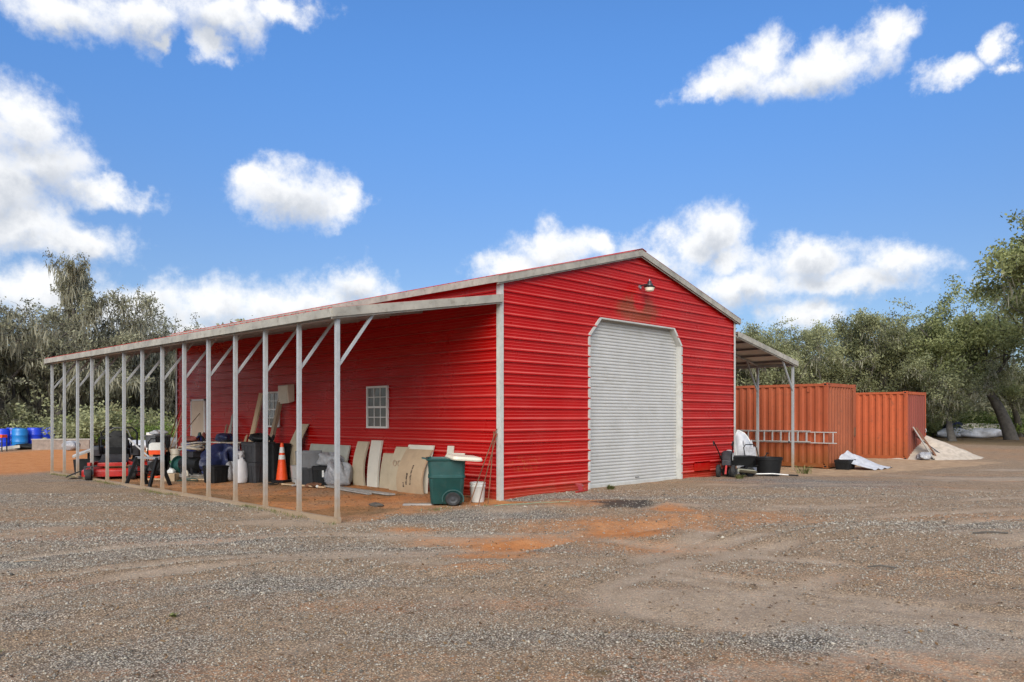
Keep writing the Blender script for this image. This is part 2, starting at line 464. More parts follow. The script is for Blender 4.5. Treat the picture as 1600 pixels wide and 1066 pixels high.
# ------------------------------------------------------------------ ground
PATCHES = [('c', .50, -.9, -3.6, 2.2, .85), ('c', .5, -3.2, -3.3, 1.3, .6), ('c', 0.95, -1.66, -4.0, 0.95, 0.58), ('c', 0.9, -3.36, -3.61, 0.59, 0.43), ('c', 0.65, 0.75, -3.48, 0.42, 0.55), ('c', 0.3, -5.06, -4.3, 0.63, 0.22), ('c', 0.35, 0.6, -4.68, 1.21, 1.09), ('c', 0.5, 0.52, -1.47, 0.83, 0.76), ('w', 0.9, 0.78, -2.19, 0.64, 0.72), ('c', 0.5, -3.47, -1.58, 0.57, 0.34), ('c', 0.4, -4.14, -3.94, 0.7, 0.37),   ('c', 0.3, -2.31, -4.9, 0.91, 0.42), ('t', 0.8, -6.58, -7.49, 0.15, 0.12), ('t', 0.6, -6.44, -6.2, 0.19, 0.1), ('g', 0.9, -2.04, -0.81, 1.83, 1.25), ('g', 0.8, 1.07, -0.18, 1.43, 1.55), ('g', 0.7, -8.6, -4.89, 0.6, 0.65), ('g', 0.6, -6.64, -3.67, 0.97, 0.57), ('g', 0.8, -6.01, 0.08, 1.44, 0.74), ('g', 0.5, -5.67, -5.87, 1.15, 0.4), ('g', 0.6, -4.55, -8.53, 1.07, 0.73), ('g', 0.7, -6.4, -7.77, 0.59, 0.41), ('g', 0.5, 2.26, -7.42, 1.33, 1.4), ('g', 0.6, -8.24, -0.5, 0.29, 0.41), ('g', 0.5, -8.78, -3.37, 0.32, 0.4), ('g', 0.8, 7.34, -3.45, 2.66, 2.02), ('d', 0.8, -0.83, -6.78, 2.02, 1.21), ('d', 0.7, -2.86, -6.55, 1.12, 0.67), ('d', 0.6, -7.7, -5.81, 0.6, 0.26), ('d', 0.7, -6.2, 3.43, 1.73, 1.43), ('d', 0.6, -7.41, -2.42, 0.81, 0.48), ('d', 0.5, -1.9, -8.5, 0.64, 0.57), ('d', 0.5, -5.06, -7.75, 0.6, 0.27), ('d', 0.5, -7.15, -6.14, 0.38, 0.18), ('d', 0.5, -5.78, -8.59, 0.41, 0.21), ('d', 0.6, -9.1, -5.2, 0.29, 0.15), ('d', 0.5, -3.66, -4.56, 1.54, 0.36)]
AX_L = (0.7003, -0.7138)      # the way vehicles cross the lot
AX_D = (0.7138, 0.7003)


TRACKS = [[(-9.06, -0.74), (-6.48, -1.02), (-4.4, -2.23), (-3.01, -4.41), (-2.61, -6.8), (-2.34, -9.61)], [(-9.52, -3.6), (-7.61, -2.91), (-6.04, -3.3), (-4.62, -4.85), (-4.34, -7.04), (-4.32, -9.89)], [(-9.41, -5.85), (-7.66, -4.96), (-5.06, -4.81), (-1.71, -4.48), (1.7, -3.27)], [(7.33, -8.25), (2.23, -5.53), (-1.4, -4.79), (-4.05, -4.29), (-6.61, -2.94), (-8.48, -3.0)], [(-8.1, -7.81), (-5.61, -6.91), (-1.98, -6.88), (3.59, -8.78)]]


def track_dist(x, y):
    """distance to the nearest wheel track of the vehicles that turn on the lot"""
    wob = (fbm(x * .7, y * .7, 131, 3) - .5) * .5
    best = np.full_like(x, 9.)
    for tr in TRACKS:
        P = np.array(tr)
        # smooth the course
        t = np.linspace(0, len(P) - 1, 24); i = np.clip(t.astype(int), 0, len(P) - 2); f = t - i
        p0, p1, p2, p3 = P[np.maximum(i - 1, 0)], P[i], P[i + 1], P[np.minimum(i + 2, len(P) - 1)]
        f = f[:, None]; Q = .5 * (2 * p1 + (p2 - p0) * f + (2 * p0 - 5 * p1 + 4 * p2 - p3) * f ** 2 + (3 * p1 - p0 - 3 * p2 + p3) * f ** 3)
        d = np.full_like(x, 9.)
        for a, b in zip(Q, Q[1:]):
            ab = b - a; L2 = (ab ** 2).sum() + 1e-9
            s = np.clip(((x - a[0]) * ab[0] + (y - a[1]) * ab[1]) / L2, 0, 1)
            d = np.minimum(d, np.hypot(x - a[0] - s * ab[0], y - a[1] - s * ab[1]))
        best = np.minimum(best, np.abs(d - .72 + wob))
    return best


def ground_z(x, y):
    x = np.asarray(x, float); y = np.asarray(y, float)
    z = np.interp(x, [-100, -3.6, -2.2, -.5, .5, 7, 9.5, 12.5, 15, 22, 100], [-.12, -.12, -.10, -.045, -.01, 0, -.03, -.14, -.165, -.21, -.2])
    inside = sstep(x, -3.7, -3.5) * (1 - sstep(x, -.6, 0)) * sstep(y, -.5, .6) * (1 - sstep(y, 15, 16))
    z = z - .012 * inside
    near = 1 - sstep(np.hypot(x + 2, y + 1), 16, 30)
    n = (fbm(x * .45, y * .45, 3, 3) - .5) * .09 + (fbm(x * 2.2, y * 2.2, 11, 3) - .5) * .035
    u = x * AX_D[0] + y * AX_D[1]                     # distance across the tracks
    lat = x * AX_L[0] + y * AX_L[1]
    rut = np.sin(u * 3.1 + 2.2 * fbm(lat * .12, u * .2, 21, 2) * 3) * .014 * sstep(fbm(lat * .2, u * .35, 31, 2), .42, .62)
    lot = 1 - sstep(y, -.2, .6) * sstep(x, -3.8, -3.6) * (1 - sstep(x, 13, 14))
    if x.size > 40:
        m = near > .01; td = np.full_like(x, 9.); td[m] = track_dist(x[m], y[m])
        k = sstep(fbm(lat * .35, u * .35, 133, 3), .35, .55)
        z = z + k * lot * (-.022 * (1 - sstep(td, .10, .20)) + .016 * np.exp(-((td - .25) / .07) ** 2))
    return z + near * (n * (.35 + .65 * lot) + rut * lot)


def gz(x, y): return float(ground_z(np.array([x]), np.array([y]))[0])


def ground_masks(x, y):
    clay = np.zeros_like(x); grav = np.zeros_like(x) + .36; dark_spot = np.zeros_like(x); dead = np.zeros_like(x)
    lat = x * AX_L[0] + y * AX_L[1]; dep = x * AX_D[0] + y * AX_D[1]
    wx = (fbm(lat * .9, dep * 1.6, 5, 4) - .5) * 1.5; wy = (fbm(lat * .9 + 40, dep * 1.6, 6, 4) - .5) * 1.2
    for t, v, cx, cy, rl, rd in PATCHES:
        dl = ((x - cx) * AX_L[0] + (y - cy) * AX_L[1]) + wx * min(1, rl)
        dd = ((x - cx) * AX_D[0] + (y - cy) * AX_D[1]) + wy * min(1, rd)
        f = v * np.clip(1.25 - np.sqrt((dl / rl) ** 2 + (dd / rd) ** 2), 0, 1)
        f = np.minimum(f * 1.2, v)
        if t == 'c': clay = np.maximum(clay, f); grav = grav - f * .8
        if t == 'w': dark_spot = np.maximum(dark_spot, f)
        if t == 't': dead = np.maximum(dead, f)
        if t == 'g': grav = grav + f * .55
        if t == 'd': grav = grav - f * .45
    td = np.full_like(x, 9.); m = np.hypot(x + 2, y + 4) < 14
    if m.any(): td[m] = track_dist(x[m], y[m])
    pale = (1 - sstep(td, .06, .30)) * sstep(fbm(lat * .4, dep * .4, 137, 3), .38, .58) * .9
    pale = np.maximum(pale, sstep(fbm(lat * .30 + 3, dep * .75, 139, 4), .54, .72) * .8)
    streak = fbm(lat * .28, dep * 1.3, 51, 4)
    grav = grav + (streak - .5) * 1.3 + (fbm(x * .35, y * .35, 61, 3) - .5) * .5
    grav += .25 * sstep(-dep, 9.5, 13.2)
    grav -= .22 * sstep(lat, -1., 4.)
    clay = clay + .22 * sstep(fbm(lat * .22 + 9, dep * 1.1, 71, 4), .55, .75)
    # bare clay under the lean-to and just outside it
    lean = sstep(x, -3.75, -3.55) * (1 - sstep(x, -.05, .05)) * sstep(y + .35 * (fbm(x * 1.3, y * 1.3, 81, 3) - .5) * 3 + (x + 3.6) * .17, -.35, .25) * (1 - sstep(y, 15.5, 18))
    clay = np.maximum(clay, lean * (.05 + 1.0 * (fbm(x * .8, y * .8, 91, 4))))
    grav = grav * (1 - lean) + lean * .22 * fbm(x * 1.7, y * 1.7, 93, 3)
    dead = np.maximum(dead, lean * sstep(fbm(x * 1.1, y * .8, 95, 4) + .12 * sstep(x, -2.9, -3.6), .46, .62) * .62)
    # clay track beyond the shed, on the left, and sandy strip before the containers
    trk = sstep(y, 15.2, 17) * (1 - sstep(y - .18 * x, 30, 33)) * (1 - sstep(x, 8, 14))
    clay = np.maximum(clay, trk * (.75 + .3 * (fbm(x * .3, y * .9, 97, 3)))); grav *= (1 - trk * .9)
    sand = sstep(x, 9.4, 11.5) * (1 - sstep(x, 21, 29)) * sstep(y + .06 * (x - 9) + 2.2 * (fbm(x * .35, y * .5, 99, 3) - .5), -2.6, -1.2) * (1 - sstep(y, 14, 18))
    far = np.maximum(sstep(x, 26, 34), sstep(y, 32, 36)) * (1 - sand)
    far = np.maximum(far, sstep(x - .2 * y, 22, 32) * sstep(y, -14, -8))
    grav = grav * (1 - .95 * np.maximum(sand, far))
    clay = np.maximum(clay * (1 - sand), far * .28 * sstep(fbm(x * .12, y * .12, 101, 3), .3, .6))
    litter = np.maximum(sstep(x - .35 * y, 42, 46), sstep(y, 34, 37)) * .8
    dead = np.maximum(dead, litter)
    pale = pale * (1 - lean) * (1 - far) * (1 - sand)
    return [np.clip(a, 0, 1) for a in (clay, grav, dark_spot, dead, sand, pale)]


def ground_material():
    m = bpy.data.materials.new('ground'); m.use_nodes = True
    t = NT(m.node_tree); b = t.n['Principled BSDF']
    g = t.new('ShaderNodeNewGeometry'); P = g.outputs['Position']
    at = lambda n: t.new('ShaderNodeAttribute', attribute_name=n).outputs['Fac']
    n1 = t.noise(P, 3.5, 8, .68); n2 = t.noise(P, 22, 6, .7); n3 = t.noise(P, 90, 4, .7)
    dirt = t.ramp(n1, [(.25, (.29, .195, .12)), (.5, (.43, .31, .205)), (.75, (.56, .43, .31))])
    dirt = t.mix(t.range(n3, .35, .7, 0, .5), dirt, (.14, .10, .065))
    vo = t.new('ShaderNodeTexVoronoi', feature='F1'); t.l.new(P, vo.inputs['Vector']); vo.inputs['Scale'].default_value = 62
    sp = t.new('ShaderNodeSeparateColor'); t.l.new(vo.outputs['Color'], sp.inputs[0])
    gr = t.ramp(sp.outputs[0], [(.0, (.10, .089, .072)), (.45, (.40, .362, .298)), (.8, (.62, .57, .48)), (1., (.74, .70, .61))])
    gr = t.mix(t.range(vo.outputs['Distance'], .28, .62, 0, .85), gr, (.04, .032, .024))
    bro = t.mix(.42, t.mix(1., gr, (1.06, .82, .60), 'MULTIPLY'), dirt)
    gm = t.range(t.math('ADD', at('gravel'), t.math('MULTIPLY', t.math('SUBTRACT', n2, .5), 1.1)), .10, .80, .0, 1.)
    c = t.mix(gm, bro, gr)
    pm = t.range(t.math('ADD', at('pale'), t.math('MULTIPLY', t.math('SUBTRACT', n2, .5), .9)), .2, 1.0, 0, .50)
    c = t.mix(pm, c, t.ramp(n1, [(.3, (.40, .305, .215)), (.7, (.56, .46, .35))]))
    clayc = t.ramp(n1, [(.25, (.36, .125, .035)), (.5, (.52, .20, .06)), (.8, (.60, .30, .13))])
    cm = t.range(t.math('ADD', at('clay'), t.math('ADD', t.math('MULTIPLY', t.math('SUBTRACT', n2, .5), 1.5), t.math('MULTIPLY', t.math('SUBTRACT', n1, .5), .7))), .02, .78, 0, .9)
    c = t.mix(cm, c, clayc)
    sandc = t.ramp(n1, [(.3, (.30, .19, .11)), (.55, (.44, .30, .18)), (.8, (.58, .43, .28))])
    sm = t.range(t.math('ADD', at('sand'), t.math('MULTIPLY', t.math('SUBTRACT', n1, .5), 1.1)), .35, .75)
    c = t.mix(sm, c, sandc)
    dm = t.range(t.math('ADD', at('dead'), t.math('MULTIPLY', t.math('SUBTRACT', n2, .5), 1.3)), .35, .8, 0, .8)
    c = t.mix(dm, c, t.mix(n3, (.07, .05, .022), (.20, .145, .07)))
    wm = t.range(t.math('ADD', at('dark_spot'), t.math('MULTIPLY', t.math('SUBTRACT', n2, .5), .7)), .2, .7, 0, .85)
    c = t.mix(wm, c, (.035, .034, .033))  # near-black patch on the gravel, edge broken by noise
    t.l.new(c, b.inputs['Base Color']); b.inputs['Roughness'].default_value = .92; b.inputs['Specular IOR Level'].default_value = .2
    h = t.math('ADD', t.math('MULTIPLY', n3, .5), t.math('MULTIPLY', vo.outputs['Distance'], -1.0))
    b1 = t.new('ShaderNodeBump'); b1.inputs['Strength'].default_value = .7; b1.inputs['Distance'].default_value = .012; t.l.new(h, b1.inputs['Height'])
    b2 = t.new('ShaderNodeBump'); b2.inputs['Strength'].default_value = .7; b2.inputs['Distance'].default_value = .05
    t.l.new(n2, b2.inputs['Height']); t.l.new(b1.outputs[0], b2.inputs['Normal']); t.l.new(b2.outputs[0], b.inputs['Normal'])
    return m


M['ground'] = ground_material()


def build_ground():
    def axis(a, b, step, lo, hi):
        fine = np.arange(a, b, step)
        k = 1.12 ** np.arange(0, 48) * step
        up = b + np.cumsum(k); dn = a - np.cumsum(k)
        up = up[up < hi]; dn = dn[dn > lo]
        return np.concatenate([[lo], dn[::-1], fine, up, [hi]])
    xs = axis(-12, 16, .11, -500, 600); ys = axis(-12, 8, .11, -500, 600)
    X, Y = np.meshgrid(xs, ys); nx, ny = len(xs), len(ys)
    x = X.ravel(); y = Y.ravel(); z = ground_z(x, y)
    me = bpy.data.meshes.new('ground')
    me.vertices.add(nx * ny); me.vertices.foreach_set('co', np.stack([x, y, z], 1).ravel())
    i = (np.arange(ny - 1)[:, None] * nx + np.arange(nx - 1)[None, :]).ravel()
    q = np.stack([i, i + 1, i + nx + 1, i + nx], 1).ravel(); nf = len(i)
    me.loops.add(nf * 4); me.loops.foreach_set('vertex_index', q)
    me.polygons.add(nf); me.polygons.foreach_set('loop_start', np.arange(nf) * 4); me.polygons.foreach_set('loop_total', np.full(nf, 4))
    me.polygons.foreach_set('use_smooth', np.ones(nf, bool))
    me.update(calc_edges=True)
    for nme, a in zip(('clay', 'gravel', 'dark_spot', 'dead', 'sand', 'pale'), ground_masks(x, y)):
        at = me.attributes.new(nme, 'FLOAT', 'POINT'); at.data.foreach_set('value', a.astype(np.float32))
    me.materials.append(M['ground'])
    tag(link_mesh('ground', me), kind='structure')


build_ground()


def raw_mesh(name, verts, faces_n, idx, mat_, attr=None, smooth=False):
    me = bpy.data.meshes.new(name)
    me.vertices.add(len(verts)); me.vertices.foreach_set('co', np.asarray(verts, np.float32).ravel())
    nf = len(idx) // faces_n
    me.loops.add(len(idx)); me.loops.foreach_set('vertex_index', np.asarray(idx, np.int32))
    me.polygons.add(nf); me.polygons.foreach_set('loop_start', np.arange(nf) * faces_n); me.polygons.foreach_set('loop_total', np.full(nf, faces_n))
    if smooth: me.polygons.foreach_set('use_smooth', np.ones(nf, bool))
    me.update(calc_edges=True)
    if attr is not None:
        a = me.attributes.new('tint', 'FLOAT', 'POINT'); a.data.foreach_set('value', np.asarray(attr, np.float32))
    me.materials.append(mat_)
    return me


def stone_material():
    m = bpy.data.materials.new('stone'); m.use_nodes = True
    t = NT(m.node_tree); b = t.n['Principled BSDF']
    a = t.new('ShaderNodeAttribute', attribute_name='tint')
    c = t.ramp(a.outputs['Fac'], [(0, (.06, .054, .045)), (.3, (.25, .227, .187)), (.7, (.42, .38, .312)), (.9, (.50, .44, .35)), (1, (.55, .515, .45))])
    t.l.new(c, b.inputs['Base Color']); b.inputs['Roughness'].default_value = .8; b.inputs['Specular IOR Level'].default_value = .25
    return m


M['stone'] = stone_material()


def build_gravel():
    rg = np.random.default_rng(5)
    pts = []
    for d0, d1, dens in ((4.3, 6.5, 2300), (6.5, 9, 1700), (9, 12.5, 900), (12.5, 17, 330)):
        hw = .70 * d1; n = int((d1 - d0) * hw * 2 * dens)
        d = rg.uniform(d0, d1, n); l = rg.uniform(-hw, hw, n)
        k = np.abs(l) < .70 * d; d, l = d[k], l[k]
        x = -10.664 + AX_D[0] * d + AX_L[0] * l; y = -10.777 + AX_D[1] * d + AX_L[1] * l
        clay, grav, dark_spot, dead, sand, pale = ground_masks(x, y)
        ok = (rg.random(len(x)) < np.clip(.45 + grav * .6 - clay * .75 - pale * .55, .06, 1)) & ~((x > -.02) & (y > -.02)) & ~((x > -3.6) & (y > .1)) & (sand < .5)
        x, y, dd = x[ok], y[ok], d[ok]
        s = rg.lognormal(math.log(.0070), .34, len(x)) * np.clip(dd / 7, .95, 1.6)
        pts.append(np.stack([x, y, np.clip(s, .004, .032)], 1))
    p = np.concatenate(pts); n = len(p)
    z = ground_z(p[:, 0], p[:, 1]) + p[:, 2] * .25
    base = np.array([(1, 0, 0), (0, 1, 0), (-1, 0, 0), (0, -1, 0), (0, 0, .8), (0, 0, -.8)], float)
    V = base[None] * rg.uniform(.6, 1.35, (n, 6, 1)) + rg.normal(0, .16, (n, 6, 3))
    a = rg.uniform(0, 2 * PI, n); ca, sa = np.cos(a), np.sin(a)
    tilt = rg.normal(0, .5, n); ct, st = np.cos(tilt), np.sin(tilt)
    vx, vy, vz = V[..., 0], V[..., 1] * .8, V[..., 2] * .75
    vy, vz = vy * ct[:, None] - vz * st[:, None], vy * st[:, None] + vz * ct[:, None]
    X = vx * ca[:, None] - vy * sa[:, None]; Y = vx * sa[:, None] + vy * ca[:, None]
    W = np.stack([X, Y, vz], -1) * p[:, 2][:, None, None] + np.stack([p[:, 0], p[:, 1], z], 1)[:, None, :]
    tri = np.array([0, 1, 4, 1, 2, 4, 2, 3, 4, 3, 0, 4, 1, 0, 5, 2, 1, 5, 3, 2, 5, 0, 3, 5])
    idx = (tri[None] + np.arange(n)[:, None] * 6).ravel()
    tint = np.repeat(np.clip(rg.beta(1.6, 2.0, n) * .95, 0, 1), 6)
    me = raw_mesh('gravel', W.reshape(-1, 3), 3, idx, M['stone'], tint)
    tag(link_mesh('gravel', me), 'loose grey crushed stone spread over the dirt lot', 'gravel', kind='stuff')
    print('stones', n)


build_gravel()

# ------------------------------------------------------------------ trees
FWD = Vector((0.7138, 0.7003, 0)); RGT = Vector((0.7003, -0.7138, 0))
EYE = Vector((-10.664, -10.777, 0))


def site(px, dist):
    """a spot on the land, dist metres ahead of the viewpoint on the bearing of column px"""
    p = EYE + FWD * dist + RGT * ((px - 800) / 1217.97 * dist)
    return p.x, p.y, gz(p.x, p.y)


def leaf_quads(rg, centres, per, sig, size, tint_c, flat=1., up=.4):
    n = len(centres) * per
    C = np.repeat(centres, per, 0) + rg.normal(0, 1, (n, 3)) * np.array([sig, sig, sig * flat])
    a = rg.normal(0, 1, (n, 3)); a /= np.linalg.norm(a, axis=1)[:, None]
    b = rg.normal(0, 1, (n, 3)) + np.array([0, 0, up]); b -= a * (a * b).sum(1)[:, None]; b /= np.linalg.norm(b, axis=1)[:, None]
    s = size * rg.uniform(.6, 1.4, n)[:, None]
    V = np.stack([C - a * s, C - b * s * .55, C + a * s, C + b * s * .55], 1)
    t = np.repeat(np.clip(np.repeat(tint_c, per) + rg.normal(0, .16, n), 0, 1), 4)
    return V.reshape(-1, 3), t


def gen_tree(seed, H, spread=1., trunk=.22, lean=(0., 0.), leaf='leafgrey', per=26, leaf_s=.085, sig=.32, moss=1., limbs=5, tr=.26, droop=0., tiptop=None, fork=1.0, leafkeep=1., low=False):
    rg = np.random.default_rng(seed); rn = random.Random(seed)
    wood = MB(); tips = []; mosspts = []
    def grow(p, d, L, r, lvl):
        n = (5, 6, 5, 4, 3)[lvl]; pts = [p.copy()]; rs = [r]
        for k in range(n):
            w = (.12, .30, .38, .42, .45)[lvl]
            d = d + Vector((rn.gauss(0, w), rn.gauss(0, w), rn.gauss(0, w * .7)))
            if lvl == 1: d.z += .10 - droop * .1
            if lvl >= 2: d.z += .05 - droop * .12
            d.normalize(); p = p + d * (L / n); pts.append(p.copy()); rs.append(r * (1 - .62 * (k + 1) / n))
        wood.tube(pts, rs, (9, 7, 5, 3, 3)[lvl])
        if lvl >= 3: tips.extend(pts[1:])
        if lvl in (1, 2, 3):
            for q in (pts[1:] if lvl < 3 else pts[1:2]):
                mosspts.append((q.copy(), lvl))
        if lvl == 4: return
        nb = (limbs, rn.randint(4, 6), rn.randint(3, 5), rn.randint(2, 3))[lvl]
        for k in range(nb):
            f = (.75 + .25 * rn.random()) if lvl == 0 else rn.uniform(.22, 1.0)
            i = min(n, max(1, round(f * n))); q = pts[i]
            if lvl == 0:
                a = 2 * PI * (k + rn.uniform(-.3, .3)) / nb; e = R(rn.uniform(22, 62)) * fork
                nd = Vector((math.cos(a) * math.cos(e), math.sin(a) * math.cos(e), math.sin(e)))
                nl = H * rn.uniform(.36, .50) * spread
            else:
                nd = (d * .55 + Vector((rn.gauss(0, .75), rn.gauss(0, .75), rn.gauss(.18 - droop * .25, .55)))).normalized()
                nl = L * rn.uniform(.42, .66)
            grow(q, nd, nl, max(.012, rs[i] * rn.uniform(.5, .72)), lvl + 1)
    grow(Vector((0, 0, -.15)), Vector((lean[0], lean[1], 1)).normalized(), H * tr, trunk, 0)
    # bring the whole frame to the wanted height
    T = np.array([tuple(t) for t in tips]); zmax = np.percentile(T[:, 2], 99.5); k = H / zmax
    wood.v = [(x * k, y * k, z * k) for x, y, z in wood.v]; T = T * k
    cell = fbm(T[:, 0] * .8 + 31, T[:, 1] * .8 + T[:, 2] * .9, seed, 3)
    keep = rg.random(len(T)) < leafkeep * np.clip(.25 + 1.6 * cell, 0, 1)
    T = T[keep]; cell = cell[keep]
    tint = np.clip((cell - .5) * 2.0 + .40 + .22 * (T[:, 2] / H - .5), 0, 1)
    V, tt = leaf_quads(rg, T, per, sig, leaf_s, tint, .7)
    idx = np.arange(len(V))
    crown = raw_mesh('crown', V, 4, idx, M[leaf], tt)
    trunk_me = wood.mesh('trunk', M['bark'], True, 60)
    mo = None
    if moss > 0:
        vs = []; ti = []
        for q, lvl in mosspts:
            for _ in range(int(rg.poisson(9.0 * moss))):
                x, y, z = (np.array(q) * k) + rg.normal(0, .16, 3)
                L = min(abs(rg.normal(.26, .26)) + .10, z - .8)
                if L < .15: continue
                a = rg.uniform(0, 2 * PI); w = rg.uniform(.018, .048); dx, dy = math.cos(a) * w, math.sin(a) * w
                sx, sy = rg.normal(0, .10, 2); t0 = np.clip(rg.normal(.5, .22), 0, 1)
                m1 = (x + sx, y + sy, z - L * .5); m2 = (x + sx * 1.6 + rg.normal(0, .05), y + sy * 1.6, z - L)
                vs += [(x - dx * .4, y - dy * .4, z), (x + dx * .4, y + dy * .4, z), (m1[0] + dx, m1[1] + dy, m1[2]), (m1[0] - dx, m1[1] - dy, m1[2]),
                       (m1[0] - dx, m1[1] - dy, m1[2]), (m1[0] + dx, m1[1] + dy, m1[2]), (m2[0] + dx * .15, m2[1] + dy * .15, m2[2]), (m2[0] - dx * .15, m2[1] - dy * .15, m2[2])]
                ti += [t0] * 8
        mo = raw_mesh('moss', np.array(vs), 4, np.arange(len(vs)), M['moss'], ti)
    print('tree', seed, len(V) // 4, 'leaves', len(trunk_me.polygons), 'wood', 0 if mo is None else len(mo.polygons))
    return trunk_me, crown, mo


TREES = {
    'mossy': gen_tree(11, 9.0, 1.0, .26, (.1, .05), 'leafgrey', 13, .075, .16, 1.5, 6, .22, .35, leafkeep=.6),
    'mossy2': gen_tree(12, 9.0, .95, .24, (-.15, .1), 'leafgrey', 13, .075, .16, 1.6, 5, .26, .2, leafkeep=.55),
    'spire': gen_tree(17, 11.0, .40, .20, (.12, -.1), 'leafgrey', 11, .07, .15, 1.3, 4, .52, 0., fork=1.15, leafkeep=.7),
    'olive': gen_tree(23, 10.0, 1.0, .28, (.1, -.1), 'leafolive', 22, .085, .25, .45, 6, .24, 0., leafkeep=.9),
    'olive2': gen_tree(24, 10.0, .9, .26, (-.2, .1), 'leafolive', 22, .085, .25, .6, 6, .26, .2, leafkeep=.85),
    'green': gen_tree(31, 11.0, .62, .28, (.15, .1), 'leafgreen', 28, .085, .26, .25, 6, .3, .15, leafkeep=.95),
    'leaner': gen_tree(37, 7.5, .8, .26, (.75, -.25), 'leafolive', 18, .08, .25, .8, 5, .42, .35, leafkeep=.8),
}
TREE_COUNT = [0]


def tree(kind, px, dist, h, rz, label, group):
    tm, cm, mm = TREES[kind]; base = {'mossy': 9., 'mossy2': 9., 'spire': 11., 'olive': 10., 'olive2': 10., 'green': 11., 'leaner': 7.5}[kind]
    o = thing('oak_tree', label, 'tree', site(px, dist), rz, group)
    s = h / base; o.scale = (s, s, s) if kind != 'spire' else (s * .72, s * .72, s)
    link_mesh('trunk', tm, o); link_mesh('crown', cm, o)
    if mm is not None: link_mesh('moss', mm, o)
    return o


ORD = ['first', 'second', 'third', 'fourth', 'fifth', 'sixth', 'seventh', 'eighth', 'ninth', 'tenth', 'eleventh', 'twelfth', 'thirteenth', 'fourteenth', 'fifteenth', 'sixteenth', 'seventeenth', 'eighteenth', 'nineteenth', 'twentieth']
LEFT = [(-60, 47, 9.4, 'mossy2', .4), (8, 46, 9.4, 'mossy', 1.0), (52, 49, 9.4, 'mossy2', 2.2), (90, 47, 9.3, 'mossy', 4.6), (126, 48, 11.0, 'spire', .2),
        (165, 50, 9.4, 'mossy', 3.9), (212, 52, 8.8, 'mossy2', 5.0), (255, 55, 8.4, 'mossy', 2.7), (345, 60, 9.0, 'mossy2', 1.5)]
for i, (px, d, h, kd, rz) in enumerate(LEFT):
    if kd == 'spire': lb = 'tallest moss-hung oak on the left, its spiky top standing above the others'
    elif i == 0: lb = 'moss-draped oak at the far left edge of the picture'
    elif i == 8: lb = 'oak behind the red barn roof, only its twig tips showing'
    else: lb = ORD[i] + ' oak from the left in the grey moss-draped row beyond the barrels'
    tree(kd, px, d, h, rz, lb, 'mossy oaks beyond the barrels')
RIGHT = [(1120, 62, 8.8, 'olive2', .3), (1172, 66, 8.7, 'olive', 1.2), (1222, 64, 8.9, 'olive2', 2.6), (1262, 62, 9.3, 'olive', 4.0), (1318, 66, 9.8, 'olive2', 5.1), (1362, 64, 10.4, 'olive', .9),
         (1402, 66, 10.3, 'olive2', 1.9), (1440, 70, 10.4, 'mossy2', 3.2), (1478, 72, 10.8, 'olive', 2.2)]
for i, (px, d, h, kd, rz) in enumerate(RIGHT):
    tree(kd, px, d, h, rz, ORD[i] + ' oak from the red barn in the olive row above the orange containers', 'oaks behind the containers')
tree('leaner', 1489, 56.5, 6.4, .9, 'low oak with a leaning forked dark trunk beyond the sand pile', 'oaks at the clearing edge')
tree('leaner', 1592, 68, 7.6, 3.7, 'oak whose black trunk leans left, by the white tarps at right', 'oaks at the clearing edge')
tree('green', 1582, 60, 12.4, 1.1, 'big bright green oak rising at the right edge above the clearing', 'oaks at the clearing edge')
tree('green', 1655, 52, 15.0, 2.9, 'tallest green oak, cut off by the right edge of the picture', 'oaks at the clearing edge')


def gen_shrub(seed, leaf, n, hgt):
    rg = np.random.default_rng(seed)
    c = rg.normal(0, 1, (n, 3)) * np.array([.62, .62, .30]) * hgt; c[:, 2] = np.abs(c[:, 2]) + .15 * hgt + .25 * hgt * rg.random(n)
    cell = fbm(c[:, 0] * 2 + 9, c[:, 1] * 2 + c[:, 2] * 2, seed, 3)
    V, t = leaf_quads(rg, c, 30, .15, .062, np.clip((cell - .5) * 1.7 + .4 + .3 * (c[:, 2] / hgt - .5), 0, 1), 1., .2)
    f = raw_mesh('foliage', V, 4, np.arange(len(V)), M[leaf], t)
    st = MB()
    for k in range(7):
        a = k * .9; st.tube([(0, 0, -.1), (.12 * math.cos(a), .12 * math.sin(a), .35 * hgt), (.45 * math.cos(a) * hgt, .45 * math.sin(a) * hgt, .8 * hgt)], [.03, .02, .008], 5)
    return f, st.mesh('stem', M['bark'], True, 60)


SHRUBS = [gen_shrub(41, 'leafshrub', 170, 1.5), gen_shrub(42, 'leafolive', 170, 1.5), gen_shrub(43, 'leafgreen', 150, 1.5)]


def shrub(i, px, d, s, label, group):
    f, st = SHRUBS[i]
    o = thing('shrub', label, 'shrub', site(px, d), px * .37, group); o.scale = (s * 1.15, s * 1.15, s)
    link_mesh('foliage', f, o); link_mesh('stem', st, o)


for k in range(12):
    px = -30 + k * 29 + 13 * math.sin(k * 2.3); d = 44.5 + 2.6 * math.sin(k * 1.7)
    shrub((0, 1, 0, 2, 1)[k % 5], px, d, (.6, 1.25, .45, .8, 1.0, .5, 1.4)[k % 7], ORD[k] + ' green shrub from the left under the moss-draped oaks', 'shrubs under the left oaks')
for k in range(14):
    px = 1430 + k * 15 + 5 * math.sin(k * 1.9); d = 72 + 3 * math.sin(k * 2.1)
    shrub((0, 0, 2, 1)[k % 4], px, d, (1.3, 1.0, 1.5, 1.1)[k % 4], ORD[k] + ' green shrub rightwards from the far container, beneath the oaks', 'shrubs under the right oaks')


